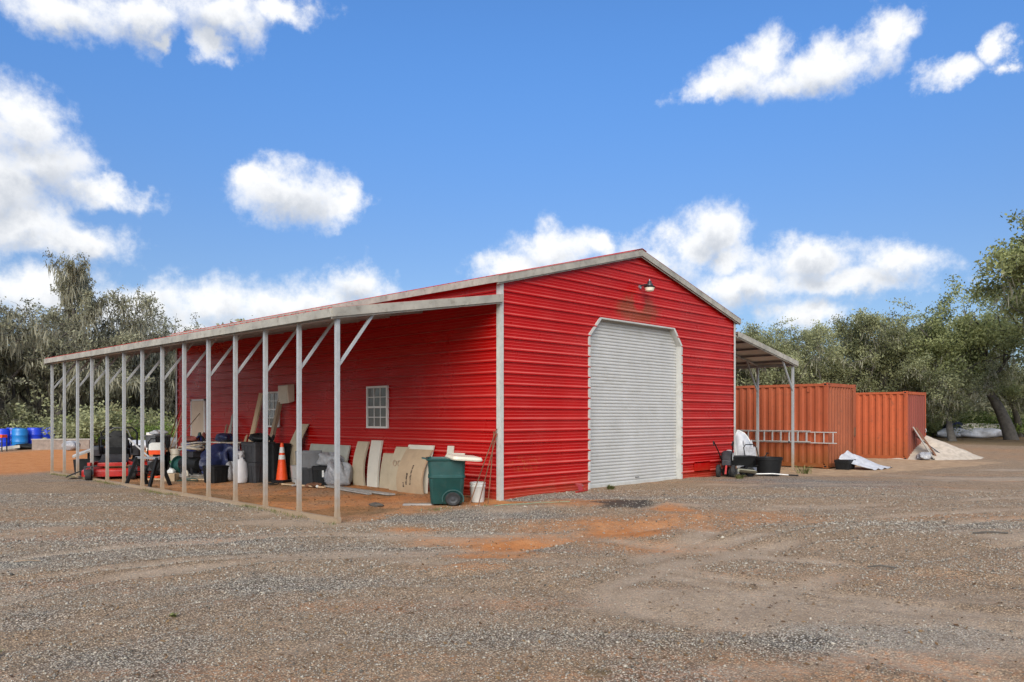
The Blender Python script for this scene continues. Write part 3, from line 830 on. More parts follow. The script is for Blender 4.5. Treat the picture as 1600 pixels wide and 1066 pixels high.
def build_woodland():
    rg = np.random.default_rng(77); cs = []; ti = []
    for px0, px1, d0, d1, hm, n in ((-450, 420, 54, 70, 7.0, 8500), (1040, 2150, 76, 96, 7.6, 10500)):
        px = rg.uniform(px0, px1, n); d = rg.uniform(d0, d1, n)
        hh = hm * (.72 + .5 * fbm(px * .018, d * .05, 7, 3))
        z = hh * rg.random(n) ** .8
        l = (px - 800) / 1217.97 * d
        x = EYE.x + FWD.x * d + RGT.x * l; y = EYE.y + FWD.y * d + RGT.y * l
        cs.append(np.stack([x, y, z - .2], 1)); ti.append(np.clip((fbm(px * .06, z * .8, 9, 3) - .5) * 1.5 + .35, 0, 1))
    V, t = leaf_quads(rg, np.concatenate(cs), 11, .55, .20, np.concatenate(ti), .8)
    tag(link_mesh('woodland', raw_mesh('woodland', V, 4, np.arange(len(V)), M['leafwood'], t)), 'dim grey-green woodland filling the gaps behind the oak rows', 'woodland', kind='stuff')


build_woodland()

# ------------------------------------------------------------------ the barn
PITCH = .2286
W_, L_, EAVE, SLOPE = 9.14, 15.24, 4.27, .256
RIB0 = .145
barn = thing('barn', 'red metal barn with grey roll-up door and open lean-to on each side', 'barn', (0, 0, 0))


def rib_profile(z0, z1):
    """(height, depth) points of ribbed siding between two heights"""
    pts = []
    k0 = math.floor((z0 - RIB0) / PITCH) - 1; k1 = math.ceil((z1 - RIB0) / PITCH) + 1
    for k in range(k0, k1):
        c = RIB0 + k * PITCH
        for dz, o in ((-.024, 0), (-.017, .030), (.008, .030), (.036, 0), (.069, 0), (.075, .004), (.089, .004), (.095, 0), (.131, 0), (.137, .004), (.151, .004), (.157, 0)):
            pts.append((c + dz, o))
    out = [(z0, 0.)] + [p for p in pts if z0 + .003 < p[0] < z1 - .003] + [(z1, 0.)]
    return out


def siding(wall, spans, plane, out, z_lo, z_hi):
    """sheets four ribs high, laid one above the other; plane(u, depth, z) -> point"""
    k = 0; z = RIB0 - PITCH * 1.5 - PITCH
    while z < z_hi:
        a, b = max(z, z_lo), min(z + 4 * PITCH, z_hi)
        if b > a + .01:
            pr = rib_profile(a, b)
            cuts = sorted(set([c for c in spans.cuts if a + 1e-4 < c < b - 1e-4]))
            full = []
            for i, p in enumerate(pr):
                if i:
                    q = pr[i - 1]
                    for c in cuts:
                        if q[0] < c < p[0]:
                            f = (c - q[0]) / (p[0] - q[0]); full.append((c, q[1] + f * (p[1] - q[1])))
                full.append(p)
            mbs = [MB(), MB()]
            for (za, oa), (zb, ob) in zip(full, full[1:]):
                A = spans(za + 1e-5); B = spans(zb - 1e-5)
                if len(A) != len(B): A = B = spans((za + zb) / 2)
                for mb, (a0, a1), (b0, b1) in zip(mbs, A, B):
                    if a1 - a0 < 1e-3 and b1 - b0 < 1e-3: continue
                    mb.add([plane(a0, oa, za), plane(a1, oa, za), plane(b1, ob, zb), plane(b0, ob, zb)], [(0, 1, 2, 3) if out else (3, 2, 1, 0)])
            for mb in mbs:
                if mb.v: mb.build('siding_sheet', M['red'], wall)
        z += 4 * PITCH; k += 1


class FrontSpans:
    cuts = [3.34, 3.755, EAVE]
    def __call__(s, z):
        lo, hi = 0.02, W_ - .02
        if z > EAVE:
            lo = (z - EAVE) / SLOPE; hi = W_ - lo
        if z < 3.34: return [(lo, 2.75), (6.41, hi)]
        if z < 3.755:
            return [(lo, 2.75 + (z - 3.34) * .98), (6.41 - (z - 3.34) * .83, hi)]
        return [(lo, hi)]


class BackSpans(FrontSpans):
    cuts = [EAVE]
    def __call__(s, z):
        lo, hi = 0.02, W_ - .02
        if z > EAVE: lo = (z - EAVE) / SLOPE; hi = W_ - lo
        return [(lo, hi)]


class SideSpans:
    cuts = []
    def __call__(s, z): return [(.02, L_ - .02)]


PEAK = EAVE + W_ / 2 * SLOPE
core = MB().box(.03, 2.72, .03, .12, -.3, EAVE - .05).box(6.44, W_ - .03, .03, .12, -.3, EAVE - .05).box(2.72, 6.44, .03, .12, 3.82, EAVE - .05)
core.add([(.2, .03, EAVE - .06), (W_ - .2, .03, EAVE - .06), (W_ / 2, .03, PEAK - .1), (.2, .12, EAVE - .06), (W_ - .2, .12, EAVE - .06), (W_ / 2, .12, PEAK - .1)], [(0, 1, 2), (5, 4, 3), (0, 3, 4, 1), (1, 4, 5, 2), (2, 5, 3, 0)])
fw = core.build('front_wall', M['core'], barn)
siding(fw, FrontSpans(), lambda u, o, z: (u, -o, z), True, -.22, PEAK - .01)
lw = MB().box(.03, .10, .14, L_ - .14, -.3, EAVE).build('side_wall', M['core'], barn, label='left wall under the lean-to roof')
siding(lw, SideSpans(), lambda u, o, z: (-o, u, z), False, -.22, EAVE)
rw = MB().box(W_ - .10, W_ - .03, .14, L_ - .14, -.3, EAVE).build('side_wall', M['core'], barn)
siding(rw, SideSpans(), lambda u, o, z: (W_ + o, u, z), True, -.22, EAVE)
bw = MB().box(.12, W_ - .12, L_ - .12, L_ - .03, -.3, EAVE - .05).build('back_wall', M['core'], barn)
siding(bw, BackSpans(), lambda u, o, z: (u, L_ + o, z), False, -.22, PEAK - .01)

# corner trims, L-shaped
for x, y, sx, sy in ((0, 0, 1, 1), (W_, 0, -1, 1), (0, L_, 1, -1), (W_, L_, -1, -1)):
    c = MB()
    xs = sorted((x - sx * .032, x + sx * .055)); ys = sorted((y - sy * .032, y - sy * .024)); c.box(xs[0], xs[1], ys[0], ys[1], -.25, EAVE - .02)
    xs2 = sorted((x - sx * .032, x - sx * .024)); ys2 = sorted((y - sy * .0235, y + sy * .08)); c.box(xs2[0], xs2[1], ys2[0], ys2[1], -.25, EAVE - .02)
    c.build('corner_trim', M['trim'], barn)


def roof_sheet_mesh(run, rise, width=4 * PITCH, pitch=PITCH):
    """a ribbed sheet in local space: slopes from (0,0,0) to (run,0,rise); ribs run with the slope; laid along +y"""
    pr = []
    n = int(round(width / pitch))
    for k in range(n):
        c = (k + .5) * pitch
        pr += [(c - .034, 0), (c - .012, .021), (c + .012, .021), (c + .034, 0)]
    pr = [(0, 0)] + pr + [(width - .0005, 0)]
    rows = [[(0, y, o) for y, o in pr], [(run, y, rise + o) for y, o in pr]]
    if run < 0: rows = rows[::-1]
    m = MB().grid(rows, (0, 0, -.004))
    return m.mesh('roof_sheet', M['redroof'])


def roof_plane(part, x_hi, z_hi, run, rise, y0, y1):
    me = roof_sheet_mesh(run, rise); y = y0
    while y < y1 - .05:
        o = link_mesh('roof_sheet', me, part); o.location = (x_hi, y, z_hi)
        if y + 4 * PITCH > y1: o.scale = (1, (y1 - y) / (4 * PITCH), 1)
        y += 4 * PITCH


# main roof
OV = .17
ridge = MB().grid([[(W_ / 2 - .18, y, PEAK + .085 - .18 * SLOPE), (W_ / 2, y, PEAK + .088), (W_ / 2 + .18, y, PEAK + .085 - .18 * SLOPE)] for y in (-.13, L_ + .13)], (0, 0, -.006))
roof = ridge.build('roof', M['redroof'], barn)
for sgn in (-1, 1):
    run = sgn * (W_ / 2 + OV)
    roof_plane(roof, W_ / 2, PEAK + .055, run, -abs(run) * SLOPE, -.13, L_ + .13)
    # decking below, rake trim at both gables, eave trim
    xe = W_ / 2 + run; ze = PEAK - abs(run) * SLOPE
    d = MB(); a = [(W_ / 2, y, PEAK + .045) for y in (-.10, L_ + .10)]; b = [(xe, y, ze + .045) for y in (-.10, L_ + .10)]
    d.grid([a, b], (0, 0, -.02)); d.build('roof_lining', M['under'], roof)
    for y in (-.125, L_ + .117):
        t = MB()
        for z0, z1, yy in ((-.085, .062, 0.), (-.115, -.087, .03)):
            p = [(W_ / 2, PEAK + z0), (xe, ze + z0), (xe, ze + z1), (W_ / 2, PEAK + z1)]
            vs = [(x, y + yy, z) for x, z in p] + [(x, y + yy + .012, z) for x, z in p]
            t.add(vs, [(0, 1, 2, 3), (7, 6, 5, 4), (0, 4, 5, 1), (1, 5, 6, 2), (2, 6, 7, 3), (3, 7, 4, 0)])
        t.build('rake_trim', M['fascia'], roof)
    MB().box(min(xe, xe + sgn * .012), max(xe, xe + sgn * .012), -.112, L_ + .11, ze - .075, ze + .058).build('eave_trim', M['fascia'], roof)

# lean-tos (the right one mirrors the left one)
LW = 3.85; LZ0 = 3.93; LS = .168; PX = 3.69
NPOST = 14; PSTEP = L_ / 13


def lean_to(sgn, x0, base):
    X = lambda d: x0 + sgn * d
    zt = lambda d: LZ0 - d * LS
    dk = MB().grid([[(X(.03), y, zt(.03) - .030) for y in (-.08, L_ + .18)], [(X(LW), y, zt(LW) - .030) for y in (-.08, L_ + .18)]], (0, 0, -.008))
    part = dk.build('lean_to_roof', M['under'], barn)
    roof_plane(part, X(.03), zt(.03), sgn * (LW - .03), -(LW - .03) * LS, -.10, L_ + .20)
    for k in range(1, 5):
        d = k * LW / 4.6
        MB().box(min(X(d), X(d + .06)), max(X(d), X(d + .06)), -.05, L_ + .1, zt(d + .06) - .095, zt(d + .06) - .045).build('purlin', M['purlin'], part)
    for y in (-.112, L_ + .19):      # front and rear fascia
        f = MB()
        for z0, z1, yy in ((-.135, .012, 0), (-.165, -.137, .03)):
            p = [(X(.033), zt(.033) + z0), (X(LW), zt(LW) + z0), (X(LW), zt(LW) + z1), (X(.033), zt(.033) + z1)]
            f.add([(x, y + yy, z) for x, z in p] + [(x, y + yy + .012, z) for x, z in p], [(0, 1, 2, 3), (7, 6, 5, 4), (0, 4, 5, 1), (1, 5, 6, 2), (2, 6, 7, 3), (3, 7, 4, 0)])
        f.build('rake_trim', M['fascia'], part)
    MB().box(min(X(LW), X(LW + .012)), max(X(LW), X(LW + .012)), -.098, L_ + .188, zt(LW) - .135, zt(LW) + .004).build('eave_trim', M['fascia'], part)
    zp = zt(PX) - .17
    MB().box(min(X(PX - .04), X(PX + .04)), max(X(PX - .04), X(PX + .04)), -.06, L_ + .06, zp, zp + .08).build('header_beam', M['post'], barn)
    MB().box(min(X(PX - .038), X(PX + .038)), max(X(PX - .038), X(PX + .038)), -.06, L_ + .06, base - .03, base + .055).build('base_rail', M['post'], barn)
    post = MB().box(-.032, .032, -.032, .032, base + .05, zp).mesh('post', M['post'])
    cs = MB().bar((0, 0, 2.36), (-sgn * .74, 0, zt(PX - .74) - .10), .042, .042, (0, 1, 0)).mesh('brace', M['post'])
    rf = MB().bar((0, 0, zt(PX) - .10), (-sgn * (PX - .06), 0, zt(.06) - .10), .05, .06, (0, 1, 0)).mesh('rafter', M['post'])
    br = MB().box(-.045, .045, -.045, .045, base + .052, base + .062).box(-.036, .036, -.0365, .0365, base + .063, base + .15).box(-.043, -.0362, -.012, .012, base + .09, base + .114).mesh('foot_bracket', M['post'])
    for k in range(NPOST):
        for nm, me in (('post', post), ('brace', cs), ('rafter', rf), ('foot_bracket', br)):
            o = link_mesh(nm, me, barn); o.location = (X(PX), k * PSTEP, 0)


lean_to(-1, 0., -.115)
lean_to(1, W_, -.15)

# roll-up door
cur = MB(); z = .0; DZ = .0745
rows = []
while z < 3.80:
    for dz, o in ((0, .0), (.010, .016), (.030, .022), (.052, .016), (.062, .0)):
        rows.append([(2.76, .135 - o, z + dz), (6.40, .135 - o, z + dz)])
    z += DZ
cur.grid(rows)
rd = bpy.data.materials.new('roll_door'); rd.use_nodes = True
t = NT(rd.node_tree); b = t.n['Principled BSDF']; P = t.new('ShaderNodeNewGeometry').outputs['Position']
c = t.ramp(t.noise(t.vec('MULTIPLY', P, (1, 1, .4)), 2.0, 7, .65), [(.3, (.43, .43, .41)), (.7, (.50, .50, .48))])
c = t.mix(t.range(t.noise(t.vec('MULTIPLY', P, (.8, 1, 1.5)), 3.0, 8, .72), .48, .72, 0, .28), c, (.25, .24, .19))
sp = t.new('ShaderNodeSeparateXYZ'); t.l.new(P, sp.inputs[0])
c = t.mix(t.range(t.math('ADD', sp.outputs[2], t.math('MULTIPLY', t.noise(P, 4, 5), -.4)), 3.1, 3.75, 0, .45), c, (.25, .24, .20))
t.l.new(c, b.inputs['Base Color']); b.inputs['Roughness'].default_value = .5
rdoor = cur.build('rollup_door', rd, barn, True)
MB().box(2.77, 6.39, .10, .134, -.04, .045).build('bottom_bar', M['trim'], rdoor, bevel=.004)
MB().tube([(4.60, .098, .13), (4.60, .075, .13), (4.72, .075, .13), (4.72, .098, .13)], .009, 6).build('lift_handle', M['dsteel'], rdoor)
fr = MB(); OL = [(2.755, -.2), (2.755, 3.342), (3.155, 3.75), (6.065, 3.75), (6.405, 3.342), (6.405, -.2)]
OO = [(2.695, -.2), (2.695, 3.366), (3.130, 3.81), (6.092, 3.81), (6.465, 3.366), (6.465, -.2)]
for i in range(5):
    (a, az_), (b_, bz) = OL[i], OL[i + 1]; (c_, cz), (d_, dz) = OO[i], OO[i + 1]
    vs = [(a, -.028, az_), (b_, -.028, bz), (d_, -.028, dz), (c_, -.028, cz), (a, .16, az_), (b_, .16, bz), (d_, -.002, dz), (c_, -.002, cz)]
    fr.add(vs, [(0, 1, 2, 3), (0, 4, 5, 1), (3, 2, 6, 7)])
fr.build('door_frame', M['trim'], barn)
MB().box(2.7, 6.46, .17, .2, -.3, 3.9).build('door_backing', M['core'], barn)

# small patch panel low on the front, barn light, walk door, windows
MB().box(7.02, 7.80, -.030, -.0225, .12, .40).build('patch_panel', M['red'], barn)
lamp = thing('barn_light', 'dusk-to-dawn barn light with cream lens on the gable above the door', 'light', (4.62, 0, 4.62)); lamp.scale = (.82, .82, .82)
MB().lathe([(.05, -.02), (.05, .03), (.035, .05)], 14, (0, -.03, .02), 'y').build('mount', M['steel'], lamp, True)
MB().tube([(0, -.02, .04), (.02, -.18, .07), (.03, -.26, .06)], .02, 8).build('arm', M['dsteel'], lamp, True)
MB().lathe([(.10, .02), (.105, .06), (.085, .10), (.06, .11), (.06, .17), (.02, .175)], 20, (.04, -.33, -.02)).build('housing', M['dsteel'], lamp, True)
MB().lathe([(.155, .0), (.16, .03), (.10, .055)], 24, (.04, -.33, -.03)).build('reflector', M['black'], lamp, True)
MB().lathe([(.02, -.115), (.085, -.11), (.115, -.09), (.145, -.005), (.10, .02)], 24, (.04, -.33, -.03)).build('lens', M['lens'], lamp, True)
MB().lathe([(.018, 0), (.018, .05), (.01, .06)], 8, (.04, -.33, .155)).build('photocell', M['steel'], lamp, True)

wd = MB().box(-.055, -.018, 13.08, 13.96, -.06, 2.06).build('walk_door', M['beige'], barn, bevel=.004)
f = MB().box(-.065, -.02, 13.965, 14.04, -.06, 2.12).box(-.065, -.02, 13.0, 13.075, -.06, 2.12).box(-.065, -.02, 13.0, 14.04, 2.065, 2.12)
f.build('frame', M['white'], wd)
MB().lathe([(.012, 0), (.012, -.03), (.03, -.035), (.03, -.06), (.01, -.07)], 10, (-.05, 13.18, .98), 'x').build('knob', M['steel'], wd, True)


def window(y0, y1, z0, z1):
    w = MB()
    t = .045; x0, x1 = -.070, -.015
    w.box(x0, x1, y0, y0 + t, z0, z1).box(x0, x1, y1 - t, y1, z0, z1).box(x0, x1, y0 + t, y1 - t, z0, z0 + t).box(x0, x1, y0 + t, y1 - t, z1 - t, z1)
    zm = (z0 + z1) / 2
    wo = w.build('window', M['white'], barn, bevel=.003)
    MB().box(-.062, -.02, y0 + t, y1 - t, zm - .022, zm + .022).build('meeting_rail', M['white'], wo)
    iy0, iy1 = y0 + t, y1 - t
    for s0, s1, xo in ((z0 + t, zm - .022, -.05), (zm + .022, z1 - t, -.056)):
        for k in (1, 2):
            yy = iy0 + (iy1 - iy0) * k / 3
            MB().box(xo, xo + .014, yy - .009, yy + .009, s0, s1).build('muntin', M['white'], wo)
        MB().box(xo - .001, xo + .013, iy0, iy1, (s0 + s1) / 2 - .009, (s0 + s1) / 2 + .009).build('muntin', M['white'], wo)
        for i in range(3):
            for j in range(2):
                ya, yb = iy0 + (iy1 - iy0) * i / 3, iy0 + (iy1 - iy0) * (i + 1) / 3; za, zb = s0 + (s1 - s0) * j / 2, s0 + (s1 - s0) * (j + 1) / 2
                MB().box(-.040, -.036, ya + .004, yb - .004, za + .004, zb - .004).build('pane', M['glass'], wo)


window(3.575, 4.385, 1.30, 2.27)
window(8.45, 9.26, 1.28, 2.25)

# ------------------------------------------------------------------ shipping containers
def container(label, loc, ln, m, me_, group):
    H, Wd = 2.87, 2.44
    o = thing('shipping_container', label, 'container', loc, 0, group)
    # local: x 0..Wd (end face looks to -y), y 0..ln
    def corr(n_len, pitch, top, depth, z0, z1, place, a0=.10):
        mb = MB(); k = 0; u = a0; pts = [(a0, 0)]
        fl = (pitch - top) / 2 * .5
        while u + pitch < n_len - a0 + .001:
            pts += [(u + fl, 0), (u + fl * 2, depth), (u + fl * 2 + top, depth), (u + fl * 3 + top, 0)] if False else [(u + fl, 0), (u + 2 * fl, depth), (u + 2 * fl + top, depth), (u + 3 * fl + top, 0)]
            u += pitch
        pts.append((n_len - a0, 0))
        rows = [[place(u_, d, z) for u_, d in pts] for z in (z0, z1)]
        return mb.grid(rows)
    corr(ln, .278, .085, .052, .16, H - .10, lambda u, d, z: (.012 + d, u, z)).build('side_wall', m, o)
    corr(ln, .278, .075, .036, .16, H - .10, lambda u, d, z: (Wd - .012 - d, u, z)).build('side_wall', m, o)
    corr(Wd, .235, .075, .085, .16, H - .12, lambda u, d, z: (u, .012 + d, z)).build('end_wall', me_, o)
    corr(Wd, .235, .075, .085, .16, H - .12, lambda u, d, z: (u, ln - .012 - d, z)).build('end_wall', me_, o)
    for x in (0, Wd):
        s = 1 if x == 0 else -1
        for y in (0, ln):
            q = 1 if y == 0 else -1
            xs = sorted((x + s * .004, x + s * .105)); ys = sorted((y + q * .004, y + q * .105))
            MB().box(xs[0], xs[1], ys[0], ys[1], .12, H - .12).build('corner_post', m, o, bevel=.008)
            for z0 in (0, H - .12):
                xs = sorted((x - s * .003, x + s * .16)); ys = sorted((y - q * .003, y + q * .175))
                cc = MB().box(xs[0], xs[1], ys[0], ys[1], z0, z0 + .12).build('corner_casting', m, o, bevel=.006)
                xc = (xs[0] + xs[1]) / 2; yc = (ys[0] + ys[1]) / 2
                MB().box(xc - .03, xc + .03, y - q * .0055, y + q * .004, z0 + .04, z0 + .09).build('casting_hole', M['black'], cc)
                MB().box(x - s * .0055, x + s * .004, yc - .04, yc + .04, z0 + .04, z0 + .09).build('casting_hole', M['black'], cc)
        xs = sorted((x + s * .002, x + s * .07))
        MB().box(xs[0], xs[1], .17, ln - .17, .03, .165).build('bottom_rail', m, o)
        MB().box(xs[0], xs[1], .17, ln - .17, H - .11, H - .02).build('top_rail', m, o)
    for y in (0, ln):
        q = 1 if y == 0 else -1; ys = sorted((y + q * .002, y + q * .07))
        MB().box(.16, Wd - .16, ys[0], ys[1], .03, .165).build('end_sill', m, o)
        MB().box(.16, Wd - .16, ys[0], ys[1], H - .125, H - .01).build('end_header', m, o)
    MB().box(.02, Wd - .02, .02, ln - .02, H - .05, H - .03).build('roof', m, o)
    MB().box(.05, Wd - .05, .05, ln - .05, .06, .10).build('floor', M['oldwood'], o)
    v = MB().box(-.024, .010, .62, .70, H - .30, H - .17).box(-.028, -.024, .605, .715, H - .19, H - .165); v.build('vent', m, o)
    return o


c1 = container('rust-streaked orange shipping container with a ladder hung on its side', (15.273, -.088, -.165), 12.19, M['cont'], M['endA'], 'orange shipping containers')
c2 = container('cleaner orange shipping container standing farther back, board leaning on its end', (24.08, .217, -.235), 6.06, M['cont2'], M['endB'], 'orange shipping containers')
MB().box(2.20, 2.34, -.03, .008, 1.05, 1.35).build('lock_box', M['rust'], c1)
MB().tube([(2.12, -.02, .2), (2.12, -.02, 2.7)], .017, 6).build('lock_rod', M['endA'], c1, True)
lk = MB().tube([(2.30, -.02, 1.28), (2.30, -.05, 1.2), (2.30, -.02, 1.12)], .018, 6)
lk.build('lock_hasp', M['steel'], c2, True)

lad = thing('extension_ladder', 'white aluminium extension ladder hung sideways on the nearer orange container', 'ladder', (15.16, 0, .72))
for a, b_, z0, xo in ((.46, 5.8, .0, 0.), (-.40, 4.6, -.035, .055)):
    for zz in (0, .36):
        MB().box(xo - .012, xo + .028, a, b_, z0 + zz - .013, z0 + zz + .017).build('rail', M['alu'], lad)
    y = a + .12
    while y < b_ - .05:
        MB().tube([(xo + .008, y, z0 + .015), (xo + .008, y, z0 + .35)], .016, 6).build('rung', M['alu'], lad, True)
        y += .305
for y in (1.2, 4.2):
    MB().box(-.01, .10, y - .02, y + .02, -.062, -.05).box(-.022, -.012, y - .02, y + .02, -.062, .01).build('hook', M['dsteel'], lad)

# ------------------------------------------------------------------ tools for small things
def leaning_board(name, label, cat, y, w, h, x_foot, x_top, thick, m, curve=0., z0=None, group=None, lean_y=0., twist=0.):
    """a board standing at x_foot with its top resting at x_top against the left wall"""
    if z0 is None: z0 = gz(x_foot, y) + .005
    rows = []
    for i in range(13):
        t_ = i / 12; z = h * t_; x = (x_top - x_foot) * t_ + curve * math.sin(PI * t_) * .6 - curve * .55 * (1 - t_) ** 3
        rows.append([(x, -w / 2 + lean_y * t_, z), (x + twist * .3, lean_y * t_, z), (x + twist, w / 2 + lean_y * t_, z)])
    mb = MB().grid(rows, (thick, 0, 0)); me = mb.mesh(name, m, True, 40)
    o = link_mesh(name, me); o.location = (x_foot, y, z0); tag(o, label, cat, group); return o


def tote(label, loc, hx, hy, h, m, rz=0., lid=True, group=None, name='storage_tote', taper=.86):
    o = thing(name, label, 'tote', loc, rz, group)
    r = [rrect(hx * taper, hy * taper, .04, .0), rrect(hx * taper, hy * taper, .04, .01), rrect(hx * .97, hy * .97, .05, h - .06), rrect(hx, hy, .05, h - .055), rrect(hx, hy, .05, h)]
    MB().loft(r, True, lid is False and False).build('body', m, o, True)
    rib = MB()
    for k in (-.5, 0, .5):
        rib.bar((hx * k, -hy * .90, .04), (hx * k, -hy * .985, h - .07), .02, .012, (0, 1, 0)); rib.bar((-hx * .90, hy * k, .04), (-hx * .985, hy * k, h - .07), .02, .012, (1, 0, 0))
    rib.build('ribs', m, o)
    if lid:
        MB().loft([rrect(hx * 1.03, hy * 1.03, .05, h + .002), rrect(hx * 1.03, hy * 1.03, .05, h + .022), rrect(hx * .9, hy * .9, .04, h + .035)]).build('lid', m, o, True)
    return o


def lump(name, label, cat, loc, size, m, seed, rough=.25, rz=0., squash=1., group=None, detail=20, parent=None):
    """a bulging creased bag"""
    rg = np.random.default_rng(seed); rows = []
    n, k = detail, detail // 2 + 4
    ph = rg.uniform(0, 6.28, 8); fr = rg.integers(2, 7, 8)
    for i in range(k):
        t_ = i / (k - 1); el = PI * t_ - PI / 2; row = []
        for j in range(n):
            a = 2 * PI * j / n; d = 1
            for q in range(8): d += rough * .22 * math.sin(fr[q] * a + ph[q] + el * (q % 4)) * math.cos(el) ** .5 if math.cos(el) > 0 else 0
            cz = math.sin(el); cz = math.copysign(abs(cz) ** .8, cz)
            row.append((math.cos(a) * math.cos(el) ** .6 * d * size[0] if math.cos(el) > 1e-6 else 0, math.sin(a) * math.cos(el) ** .6 * d * size[1] if math.cos(el) > 1e-6 else 0, max(0, (cz * squash + 1) / 2 * size[2] * (1 + .12 * math.sin(3 * a + ph[0])) )))
        rows.append(row)
    mb = MB().loft(rows, True, True); me = mb.mesh(name, m, True, 80); o = link_mesh(name, me, parent)
    o.location = loc; o.rotation_euler = (0, 0, rz)
    if parent is None: tag(o, label, cat, group)
    return o


def wheel(parent, c, r, w, axis='x', rim='steel', label=None):
    ty = MB().lathe([(r * .62, -w * .42), (r * .9, -w * .5), (r, -w * .3), (r, w * .3), (r * .9, w * .5), (r * .62, w * .42)], 20, c, axis, False).build('wheel', M['rubber'], parent, True)
    MB().lathe([(.02, -w * .46), (r * .25, -w * .44), (r * .3, -w * .3), (r * .6, -w * .32), (r * .66, -w * .40), (r * .66, w * .40), (r * .6, w * .32), (r * .3, w * .3), (r * .25, w * .44), (.02, w * .46)], 16, c, axis).build('rim', M[rim], ty, True)
    return ty


# ------------------------------------------------------------------ by the front left corner
x, y = -1.02, .42
ct = thing('garbage_cart', 'dark green wheeled garbage cart with a cream lid hanging open', 'garbage cart', (x, y, gz(x, y)), R(-40)); ct.scale = (1.16, 1.1, 1.0)
B = lambda z, a, b: rrect(a, b, .07, z, 5)
MB().loft([B(.03, .245, .235), B(.05, .255, .245), B(.50, .285, .28), B(.515, .298, .292), B(.55, .300, .294), B(.565, .288, .283), B(.83, .300, .30), B(.84, .325, .325), B(.875, .33, .33), B(.875, .305, .305), B(.55, .27, .26), B(.10, .24, .23)], True, True).build('body', M['cart'], ct, True)
MB().loft([[(-.33, -.10, .845), (-.33, .10, .845), (-.40, .10, .865), (-.40, -.10, .865)], [(-.33, -.10, .87), (-.33, .10, .87), (-.40, .10, .885), (-.40, -.10, .885)]]).build('front_lip', M['cart'], ct)
MB().tube([(.31, -.24, .84), (.43, -.24, .87), (.43, .24, .87), (.31, .24, .84)], .017, 8).build('handle', M['cart'], ct, True)
lidm = MB().loft([rrect(.26, .30, .09, .0), rrect(.27, .31, .09, .02), rrect(.25, .29, .08, .055)])
ld = lidm.build('lid', M['cream'], ct, True); ld.location = (.27, -.20, .845); ld.rotation_euler = (R(3), R(5), R(18)); ld.scale = (.95, .8, 1.3)
for s_ in (-1, 1): wheel(ct, (.10, s_ * .275, .125), .125, .06, 'y', 'charcoal')
MB().tube([(.10, -.3, .125), (.10, .3, .125)], .012, 8).build('axle', M['dsteel'], ct, True)
ar = MB(); aw = [(.10 + .17 * math.cos(a), .165 * math.sin(a) + .125) for a in np.linspace(R(-20), R(200), 12)]
for (xa, za), (xb, zb) in zip(aw, aw[1:]):
    ar.bar((xa, -.272, za), (xb, -.272, zb), .03, .02)
ar.build('wheel_arch', M['cart'], ct)

x, y = -.42, .20
bk = thing('bucket', 'white plastic bucket beside the barn corner, rods standing in front', 'bucket', (x, y, gz(x, y)))
MB().lathe([(.12, 0), (.125, .01), (.145, .29), (.153, .30), (.153, .315), (.146, .32), (.148, .345), (.153, .35), (.153, .38), (.145, .38), (.13, .10), (.115, .03)], 24).build('body', M['white'], bk, True)
MB().tube([(.15 * math.cos(a), .155 * math.sin(a), .33 - .14 * abs(math.cos(a - PI / 2))) for a in np.linspace(0, PI, 9)], .004, 5).build('bail', M['steel'], bk, True)
for k, (a, b_) in enumerate((((-.80, .02), (-.05, .05, 1.33)), ((-.66, -.08), (-.06, .03, 1.24)), ((-.46, -.13), (-.06, .12, 1.28)))):
    o = MB().tube([(a[0], a[1], gz(*a)), ((a[0] + b_[0]) / 2 + .01, (a[1] + b_[1]) / 2, b_[2] / 2), b_], .011, 6).build('rod', M['rust'], None, True)
    tag(o, ('leftmost', 'middle', 'rightmost')[k] + ' of three thin rusty rods leaning on the barn corner', 'rod', 'rods at the barn corner')

# flat boards leaning along the wall (y falls towards the front)
board = leaning_board
board('insulation_board', 'tan bowed foam board, leftmost of the pale boards on the wall', 'board', 4.52, .40, 1.02, -.23, -.05, .05, M['foamtan'], -.10, twist=-.02)
board('insulation_board', 'whitish grey foam board beside the leftmost tan board', 'board', 4.00, .40, 1.06, -.20, -.05, .05, M['foamgrey'], -.04)
board('insulation_board', 'short tan board between the whitish board and the printed one', 'board', 3.52, .38, .78, -.20, -.07, .04, M['foamtan'], -.03)
pb = board('insulation_board', 'bowed tan board with faint round brown print', 'board', 2.98, .46, .95, -.34, -.09, .04, M['foamtan'], -.10)
for k, (yy, zz) in enumerate(((-.10, .60), (.06, .60))):
    f_ = MB().tube([(0, yy + .055 * math.cos(a), zz + .065 * math.sin(a)) for a in np.linspace(0, 2 * PI, 13)[:-1]], .007, 5, True)
    q = f_.build('print_mark', M['printbrown'], pb); q.location.x = .085
board('insulation_board', 'pale board showing its white edge behind the big brown board', 'board', 2.38, .86, 1.00, -.28, -.05, .03, M['foamgrey'], -.06)
big = board('cardboard_sheet', 'big brown board with dark lettering, nearest the green cart', 'board', 2.36, .86, .92, -.46, -.12, .04, M['card'], -.16)
for row, (yy, z0, n) in enumerate(((-.03, .18, 15), (.10, .18, 9), (.20, .12, 4))):
    pm = MB()
    for k in range(n):
        hh = .012 + .012 * rnd.random(); z = z0 + k * .028; t_ = z / .92
        xx = (-.12 + .46) * t_ + -.16 * math.sin(PI * t_) * .6 + .16 * .55 * (1 - t_) ** 3
        pm.box(xx - .006, xx + .01, yy - .035 * rnd.uniform(.5, 1) - .05 * t_, yy + .02 * rnd.random() - .05 * t_, z, z + hh)
    pm.build('lettering', M['print'], big, label='line of dark lettering')
